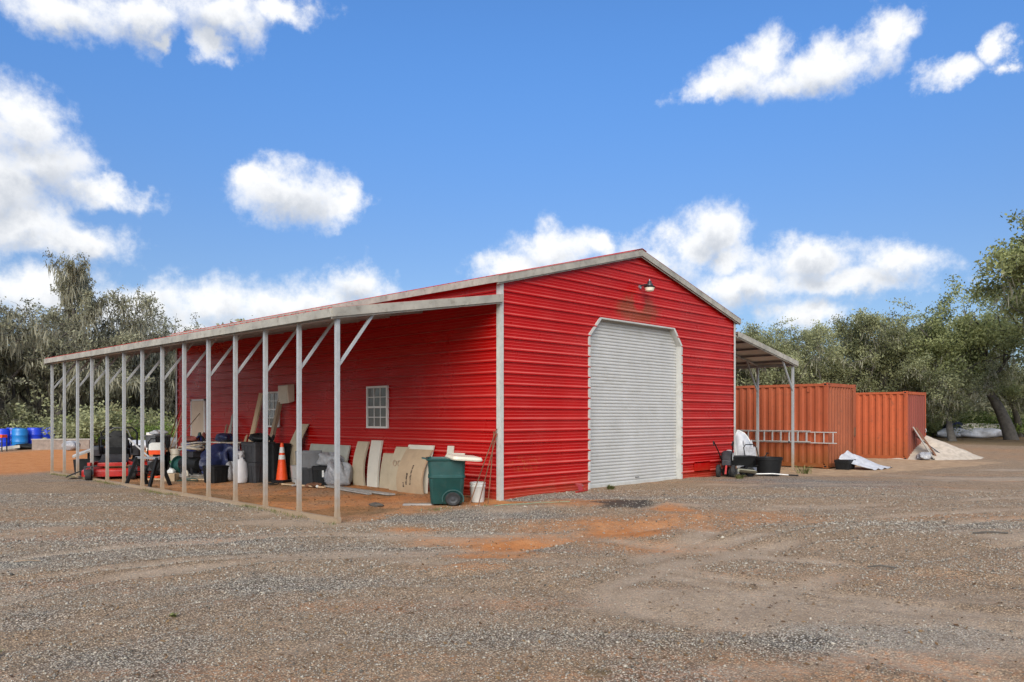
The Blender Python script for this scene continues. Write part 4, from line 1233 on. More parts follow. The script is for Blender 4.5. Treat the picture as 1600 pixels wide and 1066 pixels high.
board('white_offcut', 'small white offcut showing above the green cart rim', 'board', 1.42, .18, 1.0, -.20, -.05, .03, M['foamgrey'], 0)
board('white_offcut', 'low wide white offcut behind the green cart', 'board', 1.18, .38, .86, -.22, -.06, .03, M['foamgrey'], 0)
for k, (a, b_, w, lb) in enumerate((((-.75, 4.95), (-.92, 2.25), .16, 'long grey-brown plank on the ground before the leaning boards'), ((-.95, 4.2), (-1.12, 2.75), .09, 'thin dark strip lying in front of the long ground plank'),
                                    ((-1.15, 6.3), (-.95, 4.75), .06, 'pale lath on the clay in front of the grey totes'))):
    o = MB().bar((*a, gz(*a) + .03), (*b_, gz(*b_) + .03), w, .03).build('plank', M['greywood'] if k < 2 else M['wood']); tag(o, lb, 'plank')
o = lump('clay_clod', 'dark clod of earth on the clay by the end post', 'clod', (-2.05, 1.22, gz(-2.05, 1.22) - .01), (.09, .15, .07), M['bark'], 5, .5)
sl = MB().loft([rrect(.30, .12, .05, 0), rrect(.28, .11, .05, .02)]).build('stone_slab', M['slab'], None, True); sl.location = (-1.45, .72, gz(-1.45, .72)); sl.rotation_euler.z = R(-40); tag(sl, 'thin flat slab lying beside the green cart', 'slab')

# ------------------------------------------------------------------ clutter along the left wall
board('insulation_board', 'tall curved tan board behind the grey totes', 'board', 7.18, .46, 1.46, -.50, -.06, .035, M['foamtan'], -.22, z0=gz(-.5, 6.9) - .02)
sb = board('panel', 'large low grey panel against the wall behind the grey bag', 'panel', 5.95, 1.75, .92, -.28, -.06, .04, M['foamgrey'], 0)
sb.data.materials[0] = mat('sage_panel', (.36, .36, .30), .7, 0, .1, 4, grime=.2)
x, y = -.78, 6.98
cone = thing('traffic_cone', 'orange traffic cone with two white bands on a black base', 'traffic cone', (x, y, gz(x, y)), R(20))
MB().loft([rrect(.19, .19, .03, 0), rrect(.19, .19, .03, .05), rrect(.15, .15, .06, .065)]).build('base', M['black'], cone, True)
cr = lambda z: .145 - (z - .06) * .118
MB().lathe([(cr(.06), .06), (cr(.97) , .97), (.02, .985)], 24).build('body', M['orange'], cone, True)
for a, b_ in ((.57, .68), (.735, .875)):
    MB().lathe([(cr(a) + .002, a), (cr(b_) + .002, b_)], 24, cap=False).build('reflective_band', M['white'], cone, True)
x, y = -1.10, 7.62; z = gz(x, y)
tote('lower of two stacked charcoal totes beside the white sack', (x, y, z), .30, .30, .48, M['charcoal'], R(8), True, 'charcoal totes')
tote('upper of two stacked charcoal totes, a black bag on its lid', (x + .01, y - .01, z + .52), .31, .31, .46, M['charcoal'], R(6), True, 'charcoal totes', taper=.93)
lump('black_bag', 'shiny black bag lying on the stacked charcoal totes', 'bag', (x + .05, y, z + 1.012), (.22, .30, .20), M['black'], 9, .5)
x, y = -.70, 7.42
tote('big black bin between the charcoal totes and the cone', (x, y, gz(x, y)), .28, .28, .92, M['black'], R(4), True, name='storage_bin')
o = MB().tube([(.13 * math.cos(a), .0, .13 * math.sin(a)) for a in np.linspace(0, 2 * PI, 15)[:-1]], .035, 8, True).build('black_ring', M['rubber'], None, True)
o.location = (x - .05, y + .10, gz(x, y) + 1.06); o.rotation_euler = (R(20), 0, R(50)); o.scale = (.72, .72, .72); tag(o, 'small black tyre standing on the big black bin', 'tyre')
x, y = -.55, 6.60
gb = thing('metal_pail', 'pale grey pail right behind the traffic cone', 'pail', (x, y, gz(x, y)), 0)
MB().lathe([(.14, 0), (.15, .02), (.19, .40), (.20, .42), (.19, .42), (.14, .05)], 20).build('body', M['alu'], gb, True)
MB().tube([(-.10, -.17, .14), (-.10, -.19, .20), (.0, -.20, .24)], .012, 6).build('handle', M['steel'], gb, True)
x, y = -.62, 5.98; z = gz(x, y)
tote('lower grey tote of the pair beside the cone', (x, y, z), .28, .26, .42, M['charcoal'], R(-30), False, 'grey totes', taper=.88)
tote('upper grey tote of the pair beside the cone', (x, y, z + .40), .31, .29, .40, M['greytote'], R(-32), False, 'grey totes', taper=.90)
x, y = -.50, 5.52
bt = tote('black tote with a white tag, in front of the grey panel', (x, y, gz(x, y)), .26, .24, .42, M['black'], R(-35), True)
MB().box(-.02, .02, -.262, -.235, .20, .36).build('tag', M['white'], bt)
lump('grey_bag', 'grey patterned bag slumped over the black tote', 'bag', (-.40, 5.42, gz(-.4, 5.42) + .44), (.26, .34, .30), M['cloth'], 14, .55, detail=26)
lump('grey_bag', 'light grey bundle between the black tote and the tan boards', 'bag', (-.48, 5.08, gz(-.5, 5.0)), (.22, .22, .56), M['clear'], 15, .4)
lump('grey_bag', 'black and grey bag leaning by the leftmost tan board', 'bag', (-.42, 4.84, gz(-.4, 4.84)), (.20, .26, .50), M['cloth'], 16, .6, detail=26)
br = lump('rag_heap', 'small heap of brown rags before the black tote', 'rags', (-.92, 5.25, gz(-.9, 5.25)), (.14, .22, .10), M['rust'], 21, .7)
vl = thing('pipe_valve', 'small silver valve fitting on the clay before the totes', 'valve', (-1.12, 5.72, gz(-1.12, 5.72)))
MB().tube([(-.10, 0, .04), (.10, 0, .04)], .022, 8).tube([(0, 0, .04), (0, 0, .2)], .014, 8).build('body', M['alu'], vl, True)
MB().tube([(.05 * math.cos(a), .05 * math.sin(a), .2) for a in np.linspace(0, 2 * PI, 9)[:-1]], .008, 5, True).build('handwheel', M['steel'], vl, True)
o = MB().lathe([(.01, -.035), (.03, -.02), (.038, 0), (.03, .02), (.01, .035)], 12).build('ball', M['white'], None, True); o.location = (-1.0, 4.98, gz(-1, 4.98) + .04); tag(o, 'small white ball on the clay by the rags', 'ball')

sk = thing('feed_sack', 'white woven sack tied at the top, beside charcoal totes', 'sack', (-1.52, 7.68, gz(-1.5, 7.7)), R(25))
rg = np.random.default_rng(3); rings = []
for z, a, b_ in ((0, .12, .10), (.02, .17, .14), (.15, .20, .17), (.35, .20, .16), (.50, .17, .13), (.60, .10, .07), (.63, .06, .05), (.70, .10, .07), (.78, .13, .03)):
    rings.append([(a * math.cos(t_) * (1 + .08 * math.sin(5 * t_ + z * 9)), b_ * math.sin(t_) * (1 + .10 * math.sin(4 * t_ + z * 14)), z + (.03 * math.sin(3 * t_) if z > .6 else 0)) for t_ in np.linspace(0, 2 * PI, 25)[:-1]])
MB().loft(rings).build('body', M['sack'], sk, True)
for s_ in (-1, 1):
    MB().loft([[(s_ * .10, -.02, .66), (s_ * .10, .03, .66), (s_ * .14, .03, .62), (s_ * .14, -.02, .62)], [(s_ * .20, -.02, .80), (s_ * .20, .02, .80), (s_ * .23, .02, .76), (s_ * .23, -.02, .76)]]).build('ear', M['sack'], sk)

# planks leaning
for (p, q, w, tk, m_, lb) in (
    ((-.50, 9.58, .0), (-.07, 9.38, 2.27), .20, .045, 'wood', 'long pale plank leaning steeply, left of the hidden window'),
    ((-.62, 8.26, .02), (-.12, 8.15, 2.26), .13, .09, 'oldwood', 'dark brown timber leaning across the second window'),
    ((-.62, 9.72, .0), (-.10, 10.20, 1.08), .15, .03, 'wood', 'short tan board just left of the long pale plank'),
    ((-.52, 9.62, .0), (-.10, 9.93, 1.13), .13, .03, 'wood', 'short tan board tucked against the long pale plank'),
    ((-.82, 10.55, .02), (-.10, 11.44, 1.38), .13, .03, 'oldwood', 'brown board leaning, leftmost behind the navy tarp'),
    ((-.80, 10.35, .02), (-.10, 11.22, 1.38), .09, .03, 'wood', 'thin light board leaning behind the navy tarp'),
    ((-.72, 10.20, .02), (-.10, 11.06, 1.68), .16, .03, 'greywood', 'tall grey board leaning behind the navy tarp')):
    z = gz(p[0], p[1]); o = MB().bar((p[0], p[1], z + p[2]), (q[0], q[1], z + q[2]), w, tk, (1, 0, .2)).build('plank', M[m_], None, bevel=.003); tag(o, lb, 'plank', 'planks on the left wall')

# wall-mounted cream unit beside the second window
ac = thing('air_conditioner', 'cream box of an air conditioner tilted out beside the second window', 'air conditioner', (0, 7.92, 1.90)); ac.scale = (.8, .78, .98)
MB().loft([[(-.26, -.31, .02), (-.26, .33, .0), (-.03, .33, .05), (-.03, -.31, .07)], [(-.30, -.31, .50), (-.30, .33, .50), (-.03, .33, .54), (-.03, -.31, .54)]]).build('case', M['cream'], ac, bevel=.02)
g_ = MB()
for k in range(7): g_.box(-.297, -.288, -.26, .28, .06 + k * .055, .085 + k * .055)
g_.build('grille', M['cream'], ac)

# navy tarp heap, black tub, cloudy bag
lump('navy_tarp', 'heap under a navy blue tarp, left of the white sack', 'tarp', (-1.35, 8.98, gz(-1.35, 8.98)), (.36, .42, .86), M['navy'], 31, .75, detail=34)
tote('low black tub at the foot of the navy tarp heap', (-1.82, 8.42, gz(-1.8, 8.4)), .24, .24, .40, M['black'], R(10), True, name='storage_tub')
lump('cloudy_bag', 'cloudy grey plastic bag between the navy tarp and the white sack', 'bag', (-1.42, 8.42, gz(-1.4, 8.4)), (.20, .20, .46), M['clear'], 33, .45)
# red and white folding bench with odds and ends
wb = thing('work_table', 'white-topped work table with red edge by the barn door', 'table', (-.55, 10.75, gz(-.5, 11.1)), 0); wb.scale = (1, 1, .80)
MB().box(-.32, .32, -.55, .55, 1.08, 1.13).build('top', M['cream'], wb, bevel=.005)
MB().box(-.335, -.322, -.56, .56, 1.045, 1.10).build('edge', M['mred'], wb)
for sx in (-1, 1):
    for sy in (-1, 1): MB().tube([(sx * .28, sy * .5, 0), (sx * .26, sy * .48, 1.08)], .018, 6).build('leg', M['steel'], wb, True)
lump('dark_bundle', 'dark bundle lying on the work table', 'bundle', (-.55, 10.6, gz(-.5, 11.1) + .905), (.20, .42, .22), M['navy'], 35, .5)
lump('backpack', 'black backpack hanging in front of the beige door', 'backpack', (-.85, 11.55, .46), (.16, .22, .50), M['black'], 37, .3)
# machine with hose coils on a pallet
pl = thing('pallet', 'weathered low pallet under the hose-covered machine', 'pallet', (-1.72, 10.15, gz(-1.7, 10.1)), R(8))
for k in range(5): MB().box(-.5 + k * .22, -.38 + k * .22, -.5, .5, .085, .105).build('slat', M['greywood'], pl)
for k in (-.45, 0, .45): MB().box(-.5, .5, k - .04, k + .04, 0, .084).build('runner', M['greywood'], pl)
mc = thing('air_compressor', 'black compressor buried under hoses, on the pallet', 'compressor', (-1.72, 10.15, gz(-1.7, 10.1) + .106), R(8))
MB().lathe([(.02, -.42), (.14, -.40), (.17, -.34), (.17, .34), (.14, .40), (.02, .42)], 18, (0, 0, .28), 'y').build('tank', M['black'], mc, True)
for sy in (-.25, .25):
    MB().bar((-.12, sy, 0), (-.12, sy, .2), .04).bar((.12, sy, 0), (.12, sy, .2), .04).build('foot', M['dsteel'], mc)
MB().box(-.13, .13, -.30, .0, .46, .62).build('motor', M['dsteel'], mc, bevel=.02)
MB().lathe([(.10, 0), (.11, .03), (.11, .14), (.05, .18)], 14, (0, .2, .45)).build('pump', M['steel'], mc, True)
for k in range(5):
    a0 = k * 1.3; rr = .30 + .03 * math.sin(k * 2)
    o = MB().tube([(rr * math.cos(a) * .9, rr * math.sin(a) * 1.35 + .02 * k, .0 + .03 * math.sin(2 * a + a0)) for a in np.linspace(0, 2 * PI, 25)[:-1]], .022, 6, True).build('hose_coil', M['hose'] if k % 2 else M['greywood'], None, True)
    o.location = (-1.72 + .02 * k, 10.15 - .03 * k, gz(-1.7, 10.1) + .78 + .042 * k); tag(o, ORD[k] + ' coil from the bottom of the hose stack on the compressor', 'hose', 'hose coils on the compressor')
lump('maroon_cloth', 'crumpled maroon cloth on the hose stack', 'cloth', (-1.62, 10.35, gz(-1.7, 10.1) + .98), (.18, .24, .14), M['brownbag'], 41, .6)
bb = thing('tote_bag', 'royal blue tote bag with two handles on the hose stack', 'bag', (-1.35, 10.75, gz(-1.4, 10.7) + .62), R(35))
MB().box(-.2, .2, -.2, .2, -.62, -.02).build('stool', M['charcoal'], bb)
MB().loft([rrect(.20, .13, .04, 0), rrect(.22, .15, .04, .15), rrect(.21, .13, .04, .36)], True, True).build('body', M['bagblue'], bb, True)
for s_ in (-1, 1): MB().tube([(-.12, s_ * .12, .34), (-.10, s_ * .13, .46), (.0, s_ * .13, .50), (.10, s_ * .13, .46), (.12, s_ * .12, .34)], .012, 6).build('handle', M['bagblue'], bb, True)
MB().box(-.10, .02, -.165, -.145, .08, .22).build('label_patch', M['white'], bb)
# buckets and reel
x, y = -1.52, 11.65
wbk = thing('bucket', 'white bucket with a green lid beside the hose reel', 'bucket', (x, y, gz(x, y)))
MB().lathe([(.12, 0), (.125, .01), (.148, .36), (.15, .37), (.13, .37)], 20).build('body', M['white'], wbk, True)
MB().lathe([(.157, .355), (.157, .395), (.14, .40), (.02, .40)], 20).build('lid', mat('lid_green', (.05, .22, .05), .5), wbk, True)
for k in range(2):
    o = MB().lathe([(.11, 0), (.13, .01), (.14, .16), (.12, .17), (.03, .175)], 16).build('plastic_tub', M['cream'], None, True)
    o.location = (x + .0, y, gz(x, y) + .40 + k * .178); tag(o, ('lower', 'upper')[k] + ' cream tub stacked on the green-lidded bucket', 'tub', 'cream tubs on the bucket')
hr = thing('hose_reel', 'dark green hose reel between the bucket and the compressor', 'hose reel', (-1.60, 11.0, gz(-1.6, 11.0)), R(20))
for s_ in (-.14, .14): MB().lathe([(.27, -.012), (.28, 0), (.27, .012)], 22, (0, s_, .30), 'y').build('flange', M['hosegreen'], hr, True)
MB().lathe([(.2, -.12), (.22, -.06), (.21, 0), (.22, .06), (.2, .12)], 20, (0, 0, .30), 'y').build('hose', M['hosegreen'], hr, True)
MB().tube([(-.22, -.17, 0), (0, -.17, .3), (.22, -.17, 0)], .015, 6).tube([(-.22, .17, 0), (0, .17, .3), (.22, .17, 0)], .015, 6).build('stand', M['black'], hr, True)
# broom, long-handled tools at the rear corner
bm = thing('broom', 'straw broom standing bristles down by the rear barn corner', 'broom', (-1.15, 13.0, gz(-1.1, 13)), 0)
MB().loft([rrect(.16, .07, .03, 0), rrect(.14, .06, .03, .22), rrect(.07, .04, .02, .42), rrect(.02, .02, .01, .48)]).build('bristles', M['straw'], bm)
MB().tube([(0, 0, .45), (.35, .1, 1.0), (1.08, .35, 1.75)], .014, 6).build('handle', M['oldwood'], bm, True)
for k, (a, b_, m_, lb) in enumerate((((-.95, 14.2), (-.04, 14.85, 1.95), 'rust', 'dark thin tool handle leaning at the rear barn corner'), ((-1.05, 13.75), (-.06, 14.55, 1.85), 'wood', 'light wooden tool handle leaning at the rear barn corner'), ((-.85, 13.65), (-.06, 14.3, 1.60), 'mred', 'red tool handle leaning at the rear barn corner'))):
    o = MB().tube([(a[0], a[1], gz(*a)), b_], .017, 6).build('tool_handle', M[m_], None, True); tag(o, lb, 'tool handle')
cr_ = thing('plastic_crate', 'grey slatted crate on black legs near the rear corner', 'crate', (-1.35, 13.35, gz(-1.3, 13.3) + 0), R(15))
for k in range(6): MB().box(-.25 + k * .09, -.20 + k * .09, -.25, -.235, .74, 1.08).build('slat', M['charcoal'], cr_)
MB().loft([rrect(.25, .23, .03, .72), rrect(.27, .235, .03, 1.05), rrect(.29, .26, .03, 1.06), rrect(.29, .26, .03, 1.10)]).build('body', M['greytote'], cr_, True)
for sx in (-1, 1):
    for sy in (-1, 1): MB().tube([(sx * .26, sy * .24, 0), (sx * .2, sy * .18, .72)], .018, 6).build('leg', M['black'], cr_, True)
lump('white_bag', 'small white bag on the grey crate', 'bag', (-1.35, 13.35, gz(-1.3, 13.3) + 1.10), (.2, .2, .14), M['sack'], 45, .4)
o = MB().bar((-2.55, 10.9, gz(-2.5, 10.9) + .012), (-1.6, 9.3, gz(-1.6, 9.4) + .012), .26, .02).build('plank', M['wood']); tag(o, 'pale board lying flat on the clay beneath the pressure washer', 'plank')

# more odds and ends among the clutter
def jug(name, label, cat, x, y, r, h, m_, z=None, cap='black'):
    o = thing(name, label, cat, (x, y, gz(x, y) if z is None else z), x * 7)
    MB().loft([rrect(r, r * .7, r * .3, 0), rrect(r * 1.02, r * .72, r * .3, h * .1), rrect(r, r * .7, r * .3, h * .7), rrect(r * .5, r * .4, r * .2, h * .9), rrect(r * .28, r * .28, r * .2, h * .93)]).build('body', M[m_], o, True)
    MB().lathe([(r * .26, h * .93), (r * .26, h), (.01, h)], 10).build('cap', M[cap], o, True)
    MB().tube([(-r * .7, 0, h * .72), (-r * .5, 0, h * .98), (r * .1, 0, h * .97)], r * .1, 6).build('handle', M[m_], o, True)
    return o


jug('fuel_can', 'red fuel can on the clay between mower and pressure washer', 'fuel can', -1.95, 12.55, .17, .40, 'mred')
jug('fuel_can', 'yellow fuel can beside the broom', 'fuel can', -1.22, 12.35, .16, .42, 'yellow')
jug('jug', 'white jug in front of the hose reel', 'jug', -1.95, 10.85, .10, .28, 'white')
jug('jug', 'cream jug on the near edge of the pallet', 'jug', -2.05, 9.72, .10, .30, 'cream')
for k, (x, y, r_, m_, lb) in enumerate(((-2.15, 9.30, .24, 'hosegreen', 'loop of dark green hose on the clay before the navy heap'), (-2.25, 11.05, .20, 'orange', 'loop of orange cord on the clay before the pressure washer'), (-1.30, 6.55, .17, 'black', 'loop of black cord on the clay before the cone'))):
    o = MB().tube([(x + (r_ + .03 * math.sin(3 * a)) * math.cos(a), y + (r_ + .02 * math.sin(5 * a)) * math.sin(a) * 1.2, gz(x, y) + .022 + .018 * (1 + math.sin(2 * a + k))) for a in np.linspace(0, 2 * PI * 3, 64)], .012, 5).build('cord', M[m_], None, True); tag(o, lb, 'cord')
sh2 = thing('wire_shelf', 'dark wire shelf with jars against the wall beside the beige door', 'shelf', (-.38, 12.35, gz(-.4, 12.3)))
for zz in (.15, .55, .95):
    sf = MB()
    for k in range(6): sf.bar((-.2 + k * .08, -.42, zz), (-.2 + k * .08, .42, zz), .012)
    sf.bar((-.2, -.42, zz), (.2, -.42, zz), .016).bar((-.2, .42, zz), (.2, .42, zz), .016).build('shelf_board', M['dsteel'], sh2)
for sx in (-.2, .2):
    for sy in (-.42, .42): MB().tube([(sx, sy, 0), (sx, sy, 1.0)], .012, 6).build('upright', M['dsteel'], sh2, True)
for k in range(7):
    z_ = (.16, .56, .96)[k % 3]; o = MB().lathe([(.05, 0), (.055, .02), (.055, .12), (.035, .15), (.035, .17), (.01, .175)], 12).build('jar', M[('white', 'cream', 'brownbag', 'bagblue', 'steel', 'hosegreen', 'orange')[k]], None, True)
    o.location = (-.42, 12.05 + .1 * k, gz(-.4, 12.3) + z_ + .01); tag(o, ('white', 'cream', 'maroon', 'blue', 'silver', 'green', 'orange')[k] + ' jar on the wire shelf by the beige door', 'jar', 'jars on the wire shelf')
for k, (x, y, sx, sy, h_, m_, lb) in enumerate(((-1.02, 11.35, .22, .18, .30, 'card', 'brown cardboard carton behind the hose reel'), (-1.05, 11.35, .17, .15, .22, 'foamgrey', 'pale carton on top of the brown one behind the hose reel'), (-2.35, 9.85, .16, .14, .20, 'card', 'small brown carton on the clay left of the pallet'))):
    z_ = gz(x, y) + (.302 if k == 1 else 0); ca = thing('carton', lb, 'carton', (x, y, z_), R(12 + 17 * k))
    MB().box(-sx, sx, -sy, sy, 0, h_).build('body', M[m_], ca, bevel=.004)
    MB().box(-sx - .001, sx + .001, -.025, .025, h_ - .03, h_ + .0015).build('tape', M['foamtan'], ca)

# ------------------------------------------------------------------ mower, sawhorse, pressure washer
mw = thing('riding_mower', 'red zero-turn riding mower with black seat parked under the lean-to', 'mower', (-2.72, 12.75, gz(-2.7, 12.8)), R(-24)); mw.scale = (1.12, 1.12, 1.06)
dk = [[(-.66, -1.00), (-.60, -1.10), (-.30, -1.14), (.30, -1.14), (.60, -1.10), (.66, -1.0), (.64, -.45), (.45, -.15), (-.45, -.15), (-.64, -.45)]]
MB().loft([[(a, b_, z) for a, b_ in dk[0]] for z in (.07, .22)] + [[(a * .93, b_ * .96, .27) for a, b_ in dk[0]]]).build('deck', M['mred'], mw, bevel=.01)
MB().add([(-.66, -.95, .24), (-.66, -.50, .24), (-.98, -.52, .10), (-1.0, -.92, .08), (-.66, -.95, .21), (-.66, -.50, .21), (-.98, -.52, .07), (-1.0, -.92, .05)], [(0, 1, 2, 3), (7, 6, 5, 4), (0, 3, 7, 4), (3, 2, 6, 7), (2, 1, 5, 6)]).build('discharge_chute', M['black'], mw)
for s_ in (-1, 1):
    wheel(mw, (s_ * .47, -1.32, .14), .14, .13, 'x', 'charcoal')
    MB().bar((s_ * .47 - .08, -1.32, .14), (s_ * .47 - .08, -1.32, .33), .02, .04).bar((s_ * .47 + .08, -1.32, .14), (s_ * .47 + .08, -1.32, .33), .02, .04).box(s_ * .47 - .09, s_ * .47 + .09, -1.36, -1.28, .33, .36).build('caster_fork', M['dsteel'], mw)
    MB().bar((s_ * .47, -1.32, .40), (s_ * .30, -.60, .40), .07, .08).build('front_arm', M['mred'], mw, bevel=.006)
    wheel(mw, (s_ * .47, .30, .29), .29, .26, 'x', 'white')
    MB().loft([rrect(.11, .38, .05, .56, 4, s_ * .43, .18), rrect(.12, .40, .05, .72, 4, s_ * .43, .18), rrect(.09, .35, .05, .80, 4, s_ * .43, .18)]).build('fender', M['dsteel'], mw, True)
    MB().tube([(s_ * .36, -.22, .62), (s_ * .36, -.36, 1.02), (s_ * .22, -.38, 1.10), (s_ * .08, -.38, 1.06)], .018, 8).build('steering_lever', M['black'], mw, True)
    MB().box(s_ * .30 - .05, s_ * .30 + .05, -.04, .38, .98, 1.03).build('armrest', M['black'], mw, bevel=.015)
MB().box(-.32, .32, -1.05, .75, .33, .42).build('frame', M['mred'], mw, bevel=.01)
MB().add([(-.32, -1.02, .44), (.32, -1.02, .44), (.32, -.45, .47), (-.32, -.45, .47), (-.30, -.30, .60), (.30, -.30, .60)], [(0, 1, 2, 3), (3, 2, 5, 4)]).build('foot_pan', M['dsteel'], mw)
MB().loft([rrect(.27, .25, .08, .60, 4, 0, .10), rrect(.28, .26, .09, .72, 4, 0, .10), rrect(.24, .22, .08, .76, 4, 0, .10)]).build('seat', M['black'], mw, True)
bkr = MB(); rings = []
for z, hw, yo in ((.72, .22, .34), (.82, .255, .37), (.98, .26, .42), (1.12, .22, .46), (1.21, .12, .485)):
    rings.append(rrect(hw, .05, .045, z, 4, 0, yo))
bs = bkr.loft(rings).build('backrest', M['black'], mw, True)
MB().tube([(-.285, .33, .88), (-.28, .39, 1.07), (-.22, .43, 1.21), (-.1, .455, 1.285), (.1, .455, 1.285), (.22, .43, 1.21), (.28, .39, 1.07), (.285, .33, .88)], .012, 6).build('piping', M['greytote'], bs, True)
MB().loft([rrect(.26, .24, .05, .45, 4, 0, .82), rrect(.27, .25, .06, .78, 4, 0, .82), rrect(.18, .18, .06, .92, 4, 0, .82)]).build('engine', M['dsteel'], mw, True)
MB().tube([(-.42, .62, .5), (-.42, .66, 1.15), (-.30, .67, 1.28), (.30, .67, 1.28), (.42, .66, 1.15), (.42, .62, .5)], .025, 8).build('roll_bar', M['black'], mw, True)
gcb = thing('grass_catcher', 'pale grey lidded catcher box tilted beside the red mower', 'box', (-3.28, 13.45, gz(-3.2, 13.4)), R(-40))
MB().loft([rrect(.26, .20, .05, .0), rrect(.30, .24, .06, .48)]).build('bin', M['black'], gcb, True)
q = MB().loft([rrect(.30, .27, .05, 0), rrect(.31, .28, .05, .05), rrect(.27, .24, .05, .08)]).build('lid', M['alu'], gcb, True); q.location = (0, -.03, .66); q.rotation_euler = (R(8), R(-20), 0)
MB().bar((.0, .1, .45), (.0, .1, .70), .05).build('stem', M['dsteel'], gcb)

sh = thing('folding_sawhorse', 'black folding sawhorse with a grey top bar in front of the mower', 'sawhorse', (-3.28, 8.95, gz(-3.3, 9.)), R(-72))
MB().box(-.42, .42, -.035, .035, .66, .72).build('top_bar', M['steel'], sh, bevel=.004)
for sx in (-1, 1):
    for sy in (-1, 1): MB().bar((sx * .36, sy * .03, .70), (sx * .42, sy * .30, 0), .055, .075).build('leg', M['black'], sh)
    MB().bar((sx * .39, -.17, .34), (sx * .39, .17, .34), .03).build('spreader', M['black'], sh)
o = MB().tube([(-3.02, 9.55, gz(-3, 9.5) + .66), (-3.15, 10.6, gz(-3.1, 10.5) + 1.12)], .022, 6).build('grey_pole', M['alu'], None, True); tag(o, 'grey pole resting tilted on the black sawhorse', 'pole')

pw = thing('pressure_washer', 'pressure washer with white and red tank and black frame', 'pressure washer', (-2.05, 11.62, gz(-2, 11.6)), R(-30))
MB().tube([(-.26, .28, .10), (-.26, .30, .95), (-.20, .31, 1.05), (.20, .31, 1.05), (.26, .30, .95), (.26, .28, .10), (.26, -.34, .12), (-.26, -.34, .12), (-.26, .28, .10)], .018, 8).build('frame', M['black'], pw, True)
for s_ in (-1, 1): wheel(pw, (s_ * .31, .16, .16), .16, .08, 'x', 'charcoal')
MB().box(-.20, .20, -.28, .22, .16, .46).build('engine', M['dsteel'], pw, bevel=.03)
MB().lathe([(.02, -.06), (.13, -.05), (.14, 0), (.10, .05)], 16, (0, -.30, .33), 'y').build('recoil_cover', M['black'], pw, True)
MB().loft([rrect(.20, .15, .05, .62, 4, 0, .08), rrect(.21, .16, .06, .74, 4, 0, .08)], True, True).build('tank_base', M['orange'], pw, True)
MB().loft([rrect(.208, .158, .06, .742, 4, 0, .08), rrect(.20, .15, .06, .90, 4, 0, .08), rrect(.15, .10, .05, .95, 4, 0, .08)]).build('tank', M['white'], pw, True)
MB().lathe([(.04, -.10), (.05, -.02), (.05, .04), (.03, .06)], 10, (.1, -.18, .52)).build('air_filter', M['greytote'], pw, True)
MB().tube([(.12, -.2, .25), (.22, -.32, .35), (.1, -.36, .45), (-.1, -.34, .40), (-.22, -.3, .25)], .014, 6).build('hose', M['black'], pw, True)
tote('black box on the ground between the pressure washer and the bucket', (-1.72, 12.05, gz(-1.7, 12)), .20, .20, .62, M['black'], R(12), True, name='storage_box')

# ------------------------------------------------------------------ by the right corner of the barn
rt = thing('scrap_bracket', 'bent red metal scrap on the gravel left of the roll-up door', 'scrap', (2.12, -.22, gz(2.1, -.2)), R(15))
MB().add([(-.20, 0, .20), (.16, 0, .17), (.28, 0, .10), (.05, -.05, .12), (.05, -.08, .02), (-.14, -.08, .0), (-.12, -.03, .12)], [(0, 6, 3, 1), (1, 3, 2), (6, 5, 4, 3)]).build('plate', M['mred'], rt)
MB().bar((-.24, -.05, .02), (.24, -.08, .03), .05, .03).build('foot', M['mred'], rt)
tl = thing('tiller', 'small red and black garden tiller parked at the right barn corner', 'tiller', (8.12, -.36, gz(8.1, -.3)), R(20)); tl.scale = (1.12, 1.12, 1.12)
for s_ in (-1, 1):
    wheel(tl, (-.22, s_ * .17, .15), .15, .08, 'y', 'charcoal')
    MB().tube([(-.05, s_ * .10, .35), (-.30, s_ * .16, .62), (-.52, s_ * .22, .84), (-.62, s_ * .22, .86), (-.66, s_ * .20, .76)], .014, 8).build('handlebar', M['black'], tl, True)
MB().box(-.16, .20, -.10, .10, .28, .40).build('frame', M['dsteel'], tl, bevel=.01)
MB().loft([rrect(.13, .12, .04, .40), rrect(.14, .13, .05, .56), rrect(.08, .08, .04, .62)]).build('engine', M['dsteel'], tl, True)
MB().lathe([(.06, 0), (.07, .02), (.07, .12), (.04, .14)], 12, (.14, -.02, .50)).build('fuel_tank', M['alu'], tl, True)
MB().lathe([(.02, 0), (.09, .01), (.10, .04)], 14, (.0, -.14, .48), 'y').build('recoil_cover', M['white'], tl, True)
tn = MB()
for k in range(4):
    for j in range(4):
        a = j * PI / 2 + k * .4; yy = -.18 + k * .12
        tn.bar((.12, yy, .16), (.12 + .15 * math.cos(a), yy, .16 + .15 * math.sin(a)), .03, .012)
tn.build('tines', M['rust'], tl)
MB().bar((-.1, 0, .35), (-.26, 0, .08), .04, .03).build('drag_stake', M['mred'], tl)
gc = thing('dump_cart', 'black poly garden dump cart with low tray by the tiller', 'cart', (8.52, -.46, gz(8.5, -.5)), R(-40))
MB().loft([rrect(.27, .20, .05, .30), rrect(.42, .28, .06, .52), rrect(.44, .30, .06, .53), rrect(.44, .30, .06, .55), rrect(.41, .27, .05, .55), rrect(.26, .19, .05, .33)]).build('tray', M['black'], gc, True)
for sx in (-.24, .24):
    for s_ in (-1, 1): wheel(gc, (sx, s_ * .22, .13), .13, .07, 'y', 'charcoal')
    MB().bar((sx, -.24, .13), (sx, .24, .13), .03).build('axle', M['dsteel'], gc)
MB().bar((-.26, 0, .20), (.26, 0, .20), .06, .04).bar((-.2, 0, .2), (-.2, 0, .31), .05).bar((.2, 0, .2), (.2, 0, .31), .05).build('chassis', M['dsteel'], gc)
